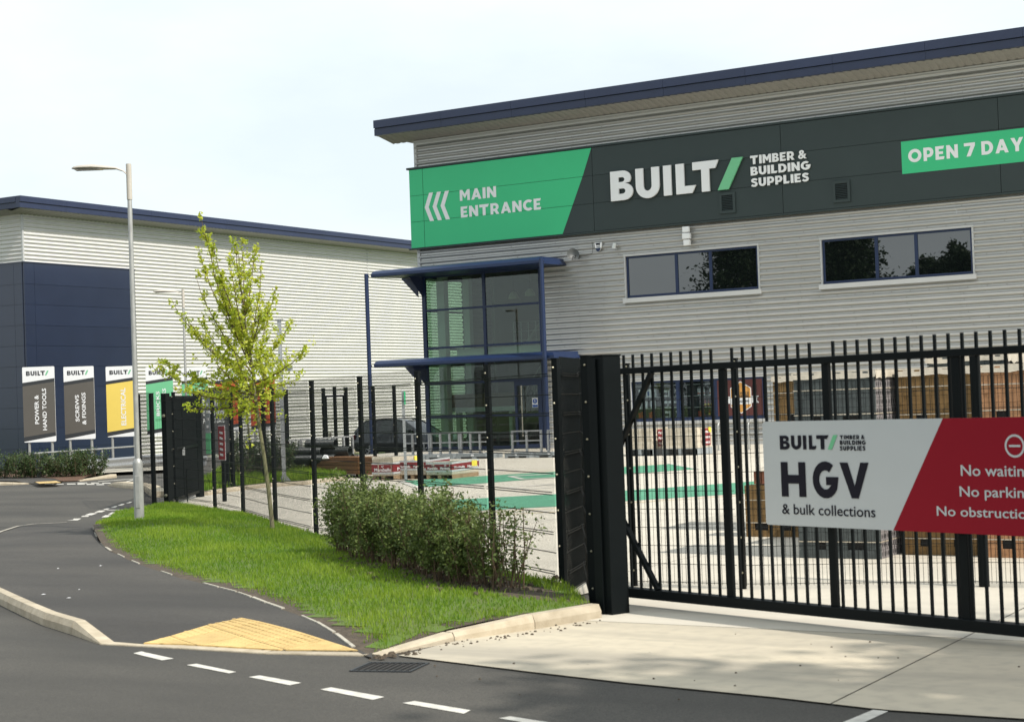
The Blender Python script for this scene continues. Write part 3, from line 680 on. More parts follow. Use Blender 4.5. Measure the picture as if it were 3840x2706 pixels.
# far left: kerbs, soil bed, small tactile pad, concrete strip below the crash barrier
fk = setting('kerb', (*(-37.734, 34.633), 0))
kerb_run(fk, [(-40.155, 33.154), (-39.032, 33.955), (-38.101, 34.328), (-37.692, 34.574), (-37.097, 34.748), (-37.076, 34.914)], lambda p: .12*sstep((p-Vector((-37.076, 34.914))).length/1.6)+.012)
kerb_run(fk, [(-33.427, 33.915), (-32.383, 33.173), (-31.029, 32.445), (-29.747, 31.483), (-27.554, 29.415)], lambda p: .13*sstep((p-Vector((-33.427, 33.915))).length/1.2)+.012, wd=.35)
kerb_run(fk, [(-36.526, 35.947), (-36.594, 36.836), (-36.601, 37.562)], lambda p: .03+.10*sstep((p-Vector((-36.591, 36.011))).length/2.0), wd=.25)
struct('footway', sheet([[(-40.73, 33.629), (-38.785, 34.946), (-36.816, 34.67), (-36.177, 34.949), (-37.899, 36.496), (-39.276, 36.882), (-68.788, 56.809)]], 0, hf=h_far, cell=.5), M['footway'])
struct('planting_bed', sheet([[(-44.673, 37.43), (-39.245, 36.635), (-36.905, 35.58), (-36.526, 35.947), (-37.212, 37.145), (-38.791, 38.842), (-40.191, 39.825), (-82.021, 68.744)]], .006, hf=h_far, cell=.5), M['bark_mulch'])
tp2 = setting('tactile_paving', (*(-37.901, 35.906), 0)); q4 = [Vector(p) for p in [(-35.384, 33.281), (-34.865, 33.612), (-36.421, 34.814), (-36.899, 34.464)]]
for i in range(5):
    for j in range(3):
        f = lambda a, b: q4[0]*(1-a)*(1-b)+q4[1]*a*(1-b)+q4[2]*a*b+q4[3]*(1-a)*b
        c = [f((i+.02)/5, (j+.02)/3), f((i+.98)/5, (j+.02)/3), f((i+.98)/5, (j+.98)/3), f((i+.02)/5, (j+.98)/3)]
        part('paving_tile', MB().add([(p.x, p.y, h_far(*p)+.014) for p in c], [(0,1,2,3)]), M['tactile'], tp2, world=True)
struct('concrete_strip', sheet([[(-38.258, 38.134), (-36.599, 39.719), (-38.533, 42.081), (-40.369, 40.122)]], .11), M['edging'])

# ================================================================== THE STORE (main building)
XL = -35.58; YF = 53.0
PITCH = 0.2
def corr(mb, o, ux, nrm, u0, u1, z0, z1, amp=.072, seg=9, mi=0):
    """horizontally ribbed cladding between u0..u1 and z0..z1"""
    o = Vector(o); ux = Vector(ux); nrm = Vector(nrm); zs = []
    z = z0; n0 = math.ceil(z0/PITCH*seg-1e-6); n1 = math.floor(z1/PITCH*seg+1e-6)
    zs = [z0]+[k*PITCH/seg for k in range(n0, n1+1) if z0+1e-4 < k*PITCH/seg < z1-1e-4]+[z1]
    def off(z):
        t = (z/PITCH) % 1.0
        return amp*(max(0, math.sin(math.pi*min(1, t/.68)))**.7 if t < .68 else 0)
    vs = []
    for z in zs:
        for u_ in (u0, u1): p = o+ux*u_+nrm*off(z); vs.append((p.x, p.y, z))
    return mb.add(vs, [(2*i, 2*i+1, 2*i+3, 2*i+2) for i in range(len(zs)-1)], mi)

def clad_wall(parent, o, ux, nrm, length, z0, z1, holes, sheet_w=6.9, first=0., m='clad', gapw=.0015):
    """holes: (u0,u1,z0,z1). The wall is cut in sheets sheet_w wide"""
    u = 0.; cuts = [0.]
    x = first if first > 0 else sheet_w
    while x < length-.5: cuts.append(x); x += sheet_w
    cuts.append(length)
    for a, b in zip(cuts[:-1], cuts[1:]):
        mb = MB(); es = sorted(set([a, b]+[h for hh in holes for h in hh[:2] if a < h < b]))
        for c, d in zip(es[:-1], es[1:]):
            zz = [(z0, z1)]
            for (h0, h1, g0, g1) in holes:
                if h0 <= c+1e-5 and h1 >= d-1e-5:
                    nz_ = []
                    for (p, q) in zz:
                        if g1 <= p or g0 >= q: nz_.append((p, q)); continue
                        if g0 > p: nz_.append((p, g0))
                        if g1 < q: nz_.append((g1, q))
                    zz = nz_
            for (p, q) in zz: corr(mb, o, ux, nrm, c+(gapw if c == a else 0), d-(gapw if d == b else 0), p, q)
        part('wall_sheet', mb, M[m], parent, smooth=True, world=True)

store = thing('warehouse_store', 'large silver ribbed store with navy roof edge and charcoal sign band', 'building', (XL, YF, 0.28))
XR = 6.0; ZT = 12.15
W1 = (-26.80, -21.67, 5.50, 7.06); W2 = (-19.48, -14.37, 5.50, 7.06); SH = (-26.79, -21.66, 1.13, 2.60)
LOB = (-35.50, -30.25, .28, 6.98)
holes = [tuple([h[0]-XL, h[1]-XL, h[2], h[3]]) for h in (W1, W2, SH)]+[(0, LOB[1]-XL, 0, 6.98)]
clad_wall(store, (XL, YF, 0), (1,0,0), (0,-1,0), XR-XL, .42, ZT, holes, 6.9)
sm_ = MB(); rsx = random.Random(2)
for r_ in range(3, 60):
    z = r_*PITCH+.165
    if z > 12.0 or 7.95 < z < 11.15: continue
    x = XL+.35+rsx.uniform(0, .3); stp = .62 if r_ % 5 == 0 else 1.86
    while x < 0:
        if not any(h[0]-.1 < x < h[1]+.1 and h[2]-.2 < z < h[3]+.1 for h in (W1, W2, SH, (LOB[0], LOB[1], 0, 7.2))): sm_.box(x-.012, x+.012, YF-.012, YF-.002, z-.012, z+.012)
        x += stp
part('fixing_screw', sm_, M['soffit'], store, world=True, kind='stuff')
# side wall beyond the glazed corner, back and right walls, roof
mb = MB(); corr(mb, (XL, YF, 0), (0,1,0), (-1,0,0), 0, 3.0, 7.0, ZT); corr(mb, (XL, YF+3.0, 0), (0,1,0), (-1,0,0), 0, 42, .2, ZT)
part('wall_sheet', mb, M['clad'], store, smooth=True, world=True)
part('rear_wall', MB().box(XL+.2, XR, YF+44.6, YF+44.8, .1, ZT).box(XR-.1, XR, YF+.1, YF+44.6, .1, ZT), M['clad'], store, world=True)
part('plinth', MB().box(LOB[1]+.02, XR, YF-.03, YF+.3, .05, .42), M['trim'], store, world=True)
part('corner_trim', MB().box(XL-.05, XL+.07, YF-.055, YF+.02, 6.98, 7.98).box(XL-.05, XL+.07, YF-.055, YF+.02, 11.1, ZT+.0), M['trim'], store, world=True)
part('jamb_trim', MB().box(LOB[1]-.01, LOB[1]+.05, YF-.05, YF+.02, .30, 6.9), M['trim'], store, world=True)
RX0, RY0 = -36.67, 51.8
rf = part('roof', MB().box(RX0+.1, XR, RY0+.1, YF+46, 12.60, 12.80), M['soffit'], store, world=True)
mb = MB()      # ribbed soffit, ribs running back from the fascia
n_ = int((XR-RX0)/.09)
pts_ = [(RX0+.06+k*.09, .022 if (k % 3 == 1) else 0.) for k in range(n_)]
vs = []
for x, dz in pts_: vs += [(x, RY0+.06, 12.36+dz), (x, YF+.03, 12.15+dz)]
mb.add(vs, [(2*i, 2*i+1, 2*i+3, 2*i+2) for i in range(len(pts_)-1)])
part('soffit', mb, M['soffit'], store, world=True)
mb = MB(); n_ = int(44/.09); vs = []
for k in range(n_): vs += [(RX0+.06, YF+k*.09, 12.36+(.022 if k % 3 == 1 else 0)), (XL-.02, YF+k*.09, 12.16+(.022 if k % 3 == 1 else 0))]
mb.add(vs, [(2*i, 2*i+1, 2*i+3, 2*i+2) for i in range(n_-1)]); part('soffit', mb, M['soffit'], store, world=True)
part('wall_head_trim', MB().box(XL, XR, YF-.06, YF-.045, 11.98, 12.15), M['trim'], store, world=True)
def fascia(parent, a, b, axis, outc, inw, z0, z1):
    """two-tier fascia in 3 m lengths; axis 'x' or 'y'"""
    n = max(1, round(abs(b-a)/3.0)); st = (b-a)/n
    for k in range(n):
        c, d = a+k*st, a+(k+1)*st; c2, d2 = (c+.004, d-.004) if d > c else (c-.004, d+.004); c2, d2 = min(c2, d2), max(c2, d2)
        mb = MB()
        for (q0, q1, ins) in ((z0, z0+.255, .05), (z0+.255, z0+.285, .09), (z0+.285, z1, 0.)):
            lo, hi = sorted((outc+inw*ins, outc+inw*.32))
            if axis == 'x': mb.box(c2, d2, lo, hi, q0, q1)
            else: mb.box(lo, hi, c2, d2, q0, q1)
        part('fascia_panel', mb, M['fascia'], parent, world=True)
fascia(store, RX0, XR, 'x', RY0, 1, 12.34, 12.92)
fascia(store, RY0+.33, YF+44, 'y', RX0, 1, 12.34, 12.92)

# sign band: composite panels, vinyl and raised letters
BY = 52.82
bz = [8.03, 9.03, 10.03, 11.03]; bx = [-35.80, (-35.174, 10.334)[0], (-27.864, 9.431)[0], (-20.669, 8.922)[0], (-13.395, 9.896)[0], -5.9, XR]
band = part('sign_band', MB().box(-35.82, XR, BY+.05, YF-.06, 8.02, 11.04), M['gap'], store, world=True)
gsl = lambda z: (-29.159, 8.051)[0]+((-27.844, 10.936)[0]-(-29.159, 8.051)[0])*(z-8.07)/(10.97-8.07)
for i in range(len(bx)-1):
    for j in range(3):
        part('panel', MB().box(bx[i]+.008, bx[i+1]-.008, BY, BY+.049, bz[j]+.006, bz[j+1]-.006), M['band'], band, world=True)
        xl, xr = bx[i]+.008, bx[i+1]-.008; z0_, z1_ = bz[j]+.006, bz[j+1]-.006
        if xl < gsl(z1_)-.12:
            poly = [(xl, z0_), (min(xr, gsl(z0_)), z0_)] if gsl(z0_) > xl else [(xl, z0_)]
            if xr > gsl(z0_): poly += [(min(xr, gsl(z1_)), z1_)]
            else: poly += [(xr, z1_)]
            poly += [(xl, z1_)]
            part('green_vinyl', MB().prism(poly, (0,1,0), .003, o=(0, BY-.0035, 0)), M['sign_green'], band, world=True)
part('band_flashing', MB().box(-35.9, XR, BY-.03, YF-.05, 11.045, 11.12).box(-35.9, XR, BY-.012, BY+.1, 7.965, 8.022), M['band'], store, world=True)
ogn = (-16.539, 9.977)+(-16.539, 8.928)
part('green_vinyl', MB().box(ogn[0], -8.2, BY-.004, BY-.0005, ogn[3], ogn[1]), M['sign_green'], band, world=True)
O_ = (0, BY-.004, 0); EX = (1,0,0); EZ = (0,0,1); FN = (0,-1,0)
def yrect(a, b): return (a[0], b[1], b[0], a[1])       # (left-top),(right-bottom) -> rect
part('lettering', word_mb('MAIN', (-33.52, 9.64, -31.92, 10.05), O_, EX, EZ, FN, .004), M['white'], band, world=True)
part('lettering', word_mb('ENTRANCE', (-33.50, 9.01, -30.02, 9.42), O_, EX, EZ, FN, .004), M['white'], band, world=True)
for k in range(3):
    x0 = -35.12+k*.36; mb = MB(); h = 1.08; zc = 9.54
    mb.prism([(x0, zc), (x0+.18, zc), (x0+.40, zc+h/2), (x0+.22, zc+h/2)], (0,1,0), .004, o=(0, BY-.009, 0)); mb.prism([(x0, zc-.0005), (x0+.22, zc-h/2), (x0+.40, zc-h/2), (x0+.18, zc-.0005)], (0,1,0), .004, o=(0, BY-.009, 0))
    part('chevron', mb, M['white'], band, world=True)
lb = {'B': (-27.10, -26.22), 'U': (-26.10, -25.18), 'I': (-25.02, -24.72), 'L': (-24.54, -23.80), 'T': (-23.90+.0, -22.92), '/': (-22.98, -22.02)}
for ch, (x0, x1) in lb.items():
    vs, fs = glyph_mesh(LOGO[ch]); z0, z1 = 9.02, 10.07
    if ch == 'U': z0 -= .02
    mb = place_glyphs(MB(), vs, fs, (x0, z0, x1, z1), O_, EX, EZ, FN, .07, lift=.035)
    part('letter', mb, M['mint'] if ch == '/' else M['white'], band, world=True)
for t, z0, z1, x1 in (('TIMBER &', 9.78, 10.07, -19.75), ('BUILDING', 9.40, 9.69, -19.62), ('SUPPLIES', 9.01, 9.30, -19.70)):
    part('lettering', word_mb(t, (-21.76, z0, x1, z1), O_, EX, EZ, FN, .05, .02), M['white'], band, world=True)
part('lettering', word_mb('OPEN 7 DAYS', (-16.32, 9.27, -12.28, 9.70), O_, EX, EZ, FN, .004, gap=.15), M['white'], band, world=True)
for (xa, xb) in ((-22.97, -22.38), (-18.90, -18.30)):
    za, zb = 8.21, 8.92
    v = part('vent', MB().box(xa, xb, BY-.05, BY-.001, za, za+.09).box(xa, xb, BY-.05, BY-.001, zb-.09, zb).box(xa, xa+.09, BY-.05, BY-.001, za+.09, zb-.09).box(xb-.09, xb, BY-.05, BY-.001, za+.09, zb-.09), M['band'], band, world=True)
    mb = MB().box(xa+.09, xb-.09, BY-.006, BY-.003, za+.09, zb-.09); part('vent_recess', mb, M['gap'], store, world=True)
    mb = MB(); 
    for k in range(9): z = za+.10+k*.057; mb.hexa([(xa+.09,BY-.045,z),(xb-.09,BY-.045,z),(xb-.09,BY-.01,z+.03),(xa+.09,BY-.01,z+.03)], [(xa+.09,BY-.045,z+.008),(xb-.09,BY-.045,z+.008),(xb-.09,BY-.01,z+.038),(xa+.09,BY-.01,z+.038)])
    part('louvre', mb, M['band'], store, world=True)

# first-floor windows
def strip_window(x0, x1, z0, z1, mull):
    d = .09; mb = MB()       # grey reveal and sill
    mb.box(x0-.06, x1+.06, YF-.075, YF+.12, z1, z1+.07).box(x0-.06, x0, YF-.05, YF+.12, z0, z1).box(x1, x1+.06, YF-.05, YF+.12, z0, z1)
    win = part('window', mb, M['trim'], store, world=True)
    part('sill', MB().box(x0-.12, x1+.1, YF-.12, YF+.1, z0-.16, z0), M['trim'], win, world=True)
    fr = MB(); f = .075; yy0, yy1 = YF+.03, YF+.09
    fr.box(x0, x1, yy0, yy1, z0, z0+f*1.3).box(x0, x1, yy0, yy1, z1-f, z1).box(x0, x0+f, yy0, yy1, z0+f*1.3, z1-f).box(x1-f, x1, yy0, yy1, z0+f*1.3, z1-f)
    for m_ in mull: fr.box(m_-.055, m_+.055, yy0, yy1, z0+f*1.3, z1-f)
    part('frame', fr, M['navy'], win, world=True)
    xs = [x0+f]+[v for m_ in mull for v in (m_-.055, m_+.055)]+[x1-f]
    for k in range(0, len(xs), 2):
        tilt = random.uniform(-.002, .002)
        part('pane', MB().add([(xs[k],YF+.06,z0+f*1.3),(xs[k+1],YF+.06+tilt,z0+f*1.3),(xs[k+1],YF+.06+tilt,z1-f),(xs[k],YF+.06,z1-f)], [(0,1,2,3)]), M['glass_win'], win, world=True)
strip_window(-26.75, -21.72, 5.55, 7.04, [(-24.797, 6.254)[0], (-23.5, 6.209)[0]])
strip_window(-19.43, -14.42, 5.55, 7.04, [(-17.579, 6.361)[0], (-16.254, 6.347)[0]])

# shop window with its printed display
def shop_window():
    x0, x1, z0, z1 = -26.70, -21.72, 1.22, 2.58
    win = part('window', MB().box(x0-.08, x1+.08, YF-.07, YF+.12, z1, z1+.05).box(x0-.10, x0, YF-.05, YF+.12, z0-.06, z1).box(x0-.1, x1+.1, YF-.10, YF+.1, z0-.16, z0-.06), M['trim'], store, world=True)
    xm1, xm2 = (-24.879, 1.871)[0], (-23.534, 1.829)[0]; f = .08
    fr = MB().box(x0, x1, YF-.01, YF+.05, z0-.06, z0+.06).box(x0, x1, YF-.01, YF+.05, z1-.07, z1).box(x0, x0+f, YF-.01, YF+.05, z0+.06, z1-.07).box(xm1-.1, xm1+.04, YF-.01, YF+.05, z0+.06, z1-.07).box(xm2-.04, xm2+.12, YF-.01, YF+.05, z0+.06, z1-.07).box(x1-.03, x1, YF-.01, YF+.05, z0+.06, z1-.07)
    part('frame', fr, M['navy'], win, world=True)
    part('pane', MB().box(x0+f, xm2, YF+.035, YF+.037, z0+.06, z1-.07), M['glass_shop'], win, world=True)
    part('display_back', MB().box(x0+f, xm2, YF+.25, YF+.26, z0+.06, z1-.07), M['sign_dark'], win, world=True)
    mb = MB()
    for zs in (1.62, 2.02, 2.42-.0): mb.box(x0+f, xm2, YF+.1, YF+.25, zs-.02, zs)
    part('shelf', mb, M['trim'], win, world=True)
    part('window_vinyl', MB().box(xm2+.12, x1-.03, YF-.006, YF+.03, z0+.06, z1-.02), M['maroon'], win, world=True)
    hx = (xm2+x1)/2+.08; zc = (z0+z1)/2+.0
    hexp = [(hx, zc+.52), (hx+.36, zc+.30), (hx+.36, zc-.30), (hx, zc-.52), (hx-.36, zc-.30), (hx-.36, zc+.30)]
    part('badge', MB().prism([(hx+(a-hx)*1.07, zc+(b-zc)*1.07) for a, b in hexp], (0,1,0), .003, o=(0, YF-.010, 0)), M['white'], win, world=True)
    part('badge', MB().prism(hexp, (0,1,0), .003, o=(0, YF-.014, 0)), M['hexo'], win, world=True)
    part('ribbon', MB().prism([(hx-.36, zc-.24), (hx+.36, zc-.24), (hx+.36, zc-.02), (hx-.36, zc-.02)], (0,1,0), .003, o=(0, YF-.018, 0)).prism([(hx+.40, zc-.20), (hx+.66, zc-.20), (hx+.58, zc-.08), (hx+.66, zc+.04), (hx+.40, zc+.04)], (0,1,0), .003, o=(0, YF-.011, 0)).prism([(hx-.66, zc-.20), (hx-.40, zc-.20), (hx-.40, zc+.04), (hx-.66, zc+.04), (hx-.58, zc-.08)], (0,1,0), .003, o=(0, YF-.011, 0)), M['white'], win, world=True)
    o = (0, YF-.016, 0)
    part('lettering', text_mb('BEST PRICE', (hx-.31, zc+.10, hx+.31, zc+.18), o, EX, EZ, FN, .002, .02), M['sign_dark'], win, world=True)
    part('lettering', text_mb('ALL THE TIME', (hx-.31, zc+.00, hx+.31, zc+.08), o, EX, EZ, FN, .002, .02), M['sign_dark'], win, world=True)
    part('lettering', text_mb('NO HAGGLING', (hx-.31, zc-.17, hx+.31, zc-.09), (0, YF-.021, 0), EX, EZ, FN, .002, .02), M['sign_dark'], win, world=True)
shop_window()
GN = {}
def goods(kind, x, z, s=1.):
    y = YF+.16; row = 'bottom' if z < 1.5 else ('middle' if z < 1.9 else 'top'); GN[(kind, z)] = GN.get((kind, z), 0)+1
    w_ = ['first', 'second', 'third', 'fourth', 'fifth', 'sixth'][GN[(kind, z)]-1]+' from left, '+row+' shelf of shop window'
    if kind == 'tub':
        t = thing('paint_tub', 'white paint tub with dark label, '+w_, 'tub', (x, y, z), 0, 'goods on the shop window shelves')
        part('tub_body', MB().lathe([(.0,0),(.095,0),(.11,.20),(.115,.20),(.115,.225),(.0,.225)], n=12), M['white'], t)
        part('label', MB().add([(math.sin(a)*.106, -math.cos(a)*.106, z_) for z_ in (.05, .16) for a in (-.9,-.45,0,.45,.9)], [(i, i+1, i+6, i+5) for i in range(4)]), M['ink'], t)
    elif kind == 'can':
        t = thing('jerrycan', 'white jerrycan with dark label, '+w_, 'can', (x, y, z), 0, 'goods on the shop window shelves')
        part('can_body', MB().box(-.08,.08,-.06,.06,0,.24).box(-.03,.03,-.03,.03,.24,.27), M['white'], t, bevel=.012); part('label', MB().box(-.06,.06,-.064,-.0605,.04,.16), M['ink'], t)
    elif kind == 'box':
        t = thing('carton', 'white carton with blue mark, '+w_, 'carton', (x, y, z), 0, 'goods on the shop window shelves')
        part('carton_body', MB().box(-.09,.09,-.05,.05,0,.28), M['white'], t); part('label', MB().box(-.05,.03,-.054,-.0505,.05,.20), M['blue_sign'], t)
    elif kind == 'tube':
        t = thing('sealant_tube', 'white sealant tube, '+w_, 'tube', (x, y, z), 0, 'goods on the shop window shelves')
        part('tube_body', MB().lathe([(.0,0),(.028,0),(.028,.22),(.008,.24),(.006,.30),(0,.30)], n=8), M['white'], t); part('label', MB().lathe([(.0285,.05),(.0285,.09)], n=8), M['orange'], t)
    elif kind == 'bottle':
        t = thing('red_bottle', 'red bottle with yellow band, '+w_, 'bottle', (x, y, z), 0, 'goods on the shop window shelves')
        part('bottle_body', MB().lathe([(.0,0),(.04,0),(.04,.17),(.015,.21),(.015,.25),(0,.25)], n=8), M['red'], t); part('label', MB().lathe([(.041,.06),(.041,.11)], n=8), M['yellow'], t)
    elif kind == 'kit':
        t = thing('tool_kit', 'orange tool kit, '+w_, 'tool', (x, y, z), 0, 'goods on the shop window shelves')
        part('kit_body', MB().box(-.10,.10,-.05,.05,0,.12).box(-.12,.02,-.03,.03,.14,.18).box(-.02,.10,-.04,.04,.18,.22), M['orange'], t)
g0 = 1.285
for kind, xs, z in (('kit', (-26.42, -26.02), g0), ('tub', (-25.40, -24.98), g0), ('tub', (-25.42, -24.98), 2.02), ('box', (-26.50, -26.28, -25.95), 1.62), ('can', (-25.45, -25.26, -25.06, -24.88), 1.62), ('kit', (-24.10,), g0),
                    ('bottle', (-23.95, -23.83, -23.71, -23.5), 1.62), ('tube', (-24.20, -24.13, -24.06, -23.99, -23.75, -23.68), 2.02), ('bottle', (-23.80, -23.66, -23.52), g0), ('box', (-26.40, -26.1, -25.9), 2.02)):
    for x in xs: goods(kind, x, z)

# glazed entrance corner
mb = MB(); f = .11
zt = [(.30, .42), (1.50, 1.60), (2.78, 2.88), (4.14, 4.22), (5.58, 5.66), (6.86, 6.98)]
mx_ = (-32.728, 5.111)[0]; dl = (-31.526, 1.095)[0]
part('glazing_frame', mb.box(LOB[0], LOB[0]+.16, YF-.04, YF+.06, .29, 6.98).box(LOB[1]-.10, LOB[1]-.012, YF-.04, YF+.06, .29, 6.98).box(mx_-.06, mx_+.06, YF-.03, YF+.06, .29, 6.98), M['navy'], store, world=True)
mb = MB()
for k, (a, b) in enumerate(zt):
    for (xa, xb) in ((LOB[0]+.16, mx_-.06), (mx_+.06, LOB[1]-.10)):
        if k == 1 and xa > mx_: xb = dl
        if k == 0 and xa > mx_: xb = dl
        part('transom', MB().box(xa, xb, YF-.02, YF+.05, a, b), M['navy'], store, world=True)
mb = MB().box(LOB[0], LOB[0]+.1, YF+2.85, YF+2.98, .29, 6.98)
for a, b in zt: mb.box(LOB[0]+.01, LOB[0]+.08, YF+.06, YF+2.85, a, b)
part('side_glazing_frame', mb, M['navy'], store, world=True)
for (xa, xb) in ((LOB[0]+.16, mx_-.06), (mx_+.06, LOB[1]-.10)):
    for k in range(5):
        if xa > mx_ and k < 2: xb2 = dl
        else: xb2 = xb
        part('pane', MB().box(xa, xb2, YF+.005, YF+.015, zt[k][1], zt[k+1][0]), M['glass_lobby'], store, world=True)
for k in range(5): part('pane', MB().box(LOB[0]+.03, LOB[0]+.04, YF+.06, YF+2.85, zt[k][1], zt[k+1][0]), M['glass_lobby'], store, world=True)
door = part('door', MB().box(dl, dl+.10, YF-.05, YF+.04, .32, 2.78).box(LOB[1]-.28, LOB[1]-.115, YF-.05, YF+.04, .32, 2.78).box(dl+.10, LOB[1]-.28, YF-.05, YF+.04, .32, .46).box(dl+.10, LOB[1]-.28, YF-.05, YF+.04, 1.46, 1.60).box(dl+.10, LOB[1]-.28, YF-.05, YF+.04, 2.62, 2.78), M['navy'], store, world=True)
part('pane', MB().box(dl+.10, LOB[1]-.28, YF-.01, YF+.0, .46, 1.46).box(dl+.10, LOB[1]-.28, YF-.01, YF+.0, 1.60, 2.62), M['glass_lobby'], door, world=True)
hx = (-31.176, 2.07)[0]
part('handle', MB().tube([(hx, YF-.13, .75), (hx, YF-.13, 2.62)], .022, 8).tube([(hx+.0, YF-.12, .95), (hx, YF-.05, .95)], .014, 6).tube([(hx, YF-.12, 2.5), (hx, YF-.05, 2.5)], .014, 6), M['handle'], door, world=True)
nx0 = -30.80; nt_ = part('notice', MB().box(nx0, nx0+.24, YF-.018, YF-.012, 1.80, 2.15), M['white'], door, world=True)
part('notice_symbol', MB().disc((nx0+.12, YF-.0195, 2.03), (0,-1,0), .095, 16).box(nx0+.01, nx0+.23, YF-.0195, YF-.0185, 1.81, 1.90), M['blue_sign'], store, world=True)
part('notice_mark', MB().box(nx0+.108, nx0+.132, YF-.0225, YF-.0205, 2.01, 2.10).box(nx0+.108, nx0+.132, YF-.0225, YF-.0205, 1.965, 1.99), M['white'], store, world=True)
# interior of the lobby
part('floor_slab', MB().box(LOB[0]+.04, LOB[1], YF+.06, YF+7, .20, .29).box(-34.15, LOB[1]-.05, YF+.22, YF+.34, 3.72, 4.10).box(-33.0, LOB[1], YF+2.6, YF+7, 3.8, 4.05), M['inner_white'], store, world=True)
part('inner_wall', MB().box(-34.2, LOB[1]+.3, YF+7, YF+7.1, .29, 7.0).box(LOB[1]+.0, LOB[1]+.1, YF+.13, YF+7, .29, 7.0).box(LOB[0]+.1, LOB[1], YF+.1, YF+7, 7.0, 7.1).box(-34.3, -34.15, YF+3.1, YF+7, .29, 7.0), M['inner'], store, world=True)
xi = (-35.265, 4.245)[0]; xi2 = (-35.055, 4.25)[0]
part('inner_column', MB().box(xi-.17, xi+.17, 53.9, 54.2, .29, 7.0), M['inner_white'], store, world=True)
part('inner_column', MB().box(xi2-.14, xi2+.14, 55.4, 55.65, .29, 7.0), M['inner_white'], store, world=True)
a_ = (-35.325, 2.401); b_ = (-32.479, 1.88)
ct = part('counter_canopy', MB().box(a_[0], b_[0], 54.4, 55.0, b_[1], a_[1]), M['inner_brown'], store, world=True)
part('beam', MB().box(a_[0], b_[0]+.1, 54.38, 55.02, b_[1]-.17, b_[1]-.002).box(a_[0]+.2, a_[0]+.38, 54.5, 54.7, .29, b_[1]-.17).box(b_[0]-.25, b_[0]-.10, 54.5, 54.7, .29, b_[1]-.17), M['inner_white'], ct, world=True)
mb = MB()
mb.beam((-33.8, 57, .4), (-31.2, 57, 3.9), 1.0, .12); mb.beam((-33.6, 57.6, 4.1), (-31, 57.6, 7), 1.0, .12)
part('stair', mb, M['soffit'], store, world=True)
mb = MB()
for k in range(8):
    t = k/7; x = -33.8+2.6*t; z = .5+3.4*t; mb.tube([(x, 56.4, z), (x, 56.4, z+1.0)], .02, 5)
for dz in (.35, .65, 1.0): mb.tube([(-33.8, 56.4, .5+dz), (-31.2, 56.4, 3.9+dz)], .018, 5)
for k in range(9): mb.tube([(-33.0+k*.33, 55.55, 4.05), (-33.0+k*.33, 55.55, 5.1)], .016, 5)
for z in (4.4, 4.75, 5.1): mb.tube([(-33.0, 55.55, z), (LOB[1]-.05, 55.55, z)], .016, 5)
part('handrail', mb, M['galv'], store, world=True)
for px_, d_ in ((-31.55, 54.4), (-32.75, 55.2)):
    pn = thing('pendant_lamp', 'dome pendant lamp hanging in the upper lobby, '+('nearer the mullion' if px_ < -32 else 'nearer the right jamb'), 'pendant lamp', (px_, d_, 6.0))
    part('lamp_shade', MB().lathe([(.02,.28),(.10,.25),(.19,.12),(.21,0)], n=14), M['pendant'], pn); part('cable', MB().tube([(0,0,.28),(0,0,1.0)], .006, 5), M['gap'], pn)

# two canopies on posts, part of the store front
for (zc, xr_) in ((6.88, -29.15), (3.50, -28.70)):
    prof = [(52.98, zc+.27), (51.35, zc+.27), (51.12, zc+.22), (51.0, zc+.12), (51.0, zc+.02), (51.05, zc), (52.98, zc+.03)]
    mb = MB(); n = len(prof); x0, x1 = -36.45, xr_
    A = [(x0+(.0 if y < 52 else .25), y, z) for y, z in prof]; B = [(x1-(0.12 if z > zc+.15 else 0), y, z) for y, z in prof]
    mb.add(A+B, [tuple(range(n)), tuple(range(2*n-1, n-1, -1))]+[(i, i+n, (i+1) % n+n, (i+1) % n) for i in range(n)])
    # return of the canopy round the corner
    mb.box(-36.42, -35.62, 52.985, 56.2, zc+.03, zc+.26)
    cp_ = part('canopy', mb, M['navy'], store, world=True)
    part('bracket', MB().prism([(0,0),(.75,0),(.0,-.75)], (0,1,0), .03, o=(-35.62,52.9,zc+.02), ux=(-1,0,0)).prism([(0,0),(.9,0),(.0,-.75)], (1,0,0), .03, o=(-35.45,52.94,zc+.02), ux=(0,-1,0)), M['fascia'], cp_, world=True)
for x in (-36.60, -29.02):
    part('post', MB().tube([(x, 50.92, gz(x, 50.9)-.05), (x, 50.92, 7.03)], .078, 14), M['navy'], store, smooth=True, world=True)
    part('post_clamp', MB().box(x-.03, x+.03, 50.98, 51.06, 6.90, 6.96).box(x-.03, x+.03, 50.98, 51.06, 3.53, 3.59), M['gap'], store, world=True)

# things fixed to the wall
dish = thing('satellite_dish', 'grey satellite dish on the wall at the right end of the entrance canopy', 'satellite dish', (-28.65, 52.93, 7.22), 0)
dm = MB(); dd_ = Vector((.62, -.72, .25)).normalized(); dm.lathe([(.0,0),(.08,.008),(.16,.035),(.225,.07),(.232,.072),(.16,.025),(.0,-.012)], o=(-.02,-.33,0), ax=dd_, n=20)
part('reflector', dm, M['dish_grey'], dish, smooth=True)
part('feed_arm', MB().tube([(-.02,-.33,-.05), (.20,-.56,-.14), (.24,-.58,-.06)], .012, 6).tube([(.24,-.58,-.06),(.20,-.55,-.03)], .03, 8), M['dark_plastic'], dish)
part('wall_bracket', MB().tube([(-.05,0,0),(-.05,-.3,0)], .022, 6).box(-.14,.04,-.02,0.03,-.1,.1), M['dark_plastic'], dish)
part('cable', MB().tube([(0,-.02,0),(.35,-.04,-.02),(.62,-.04,.02),(.66,-.04,.2),(.63,-.04,.45)], .008, 5), M['gap'], dish)
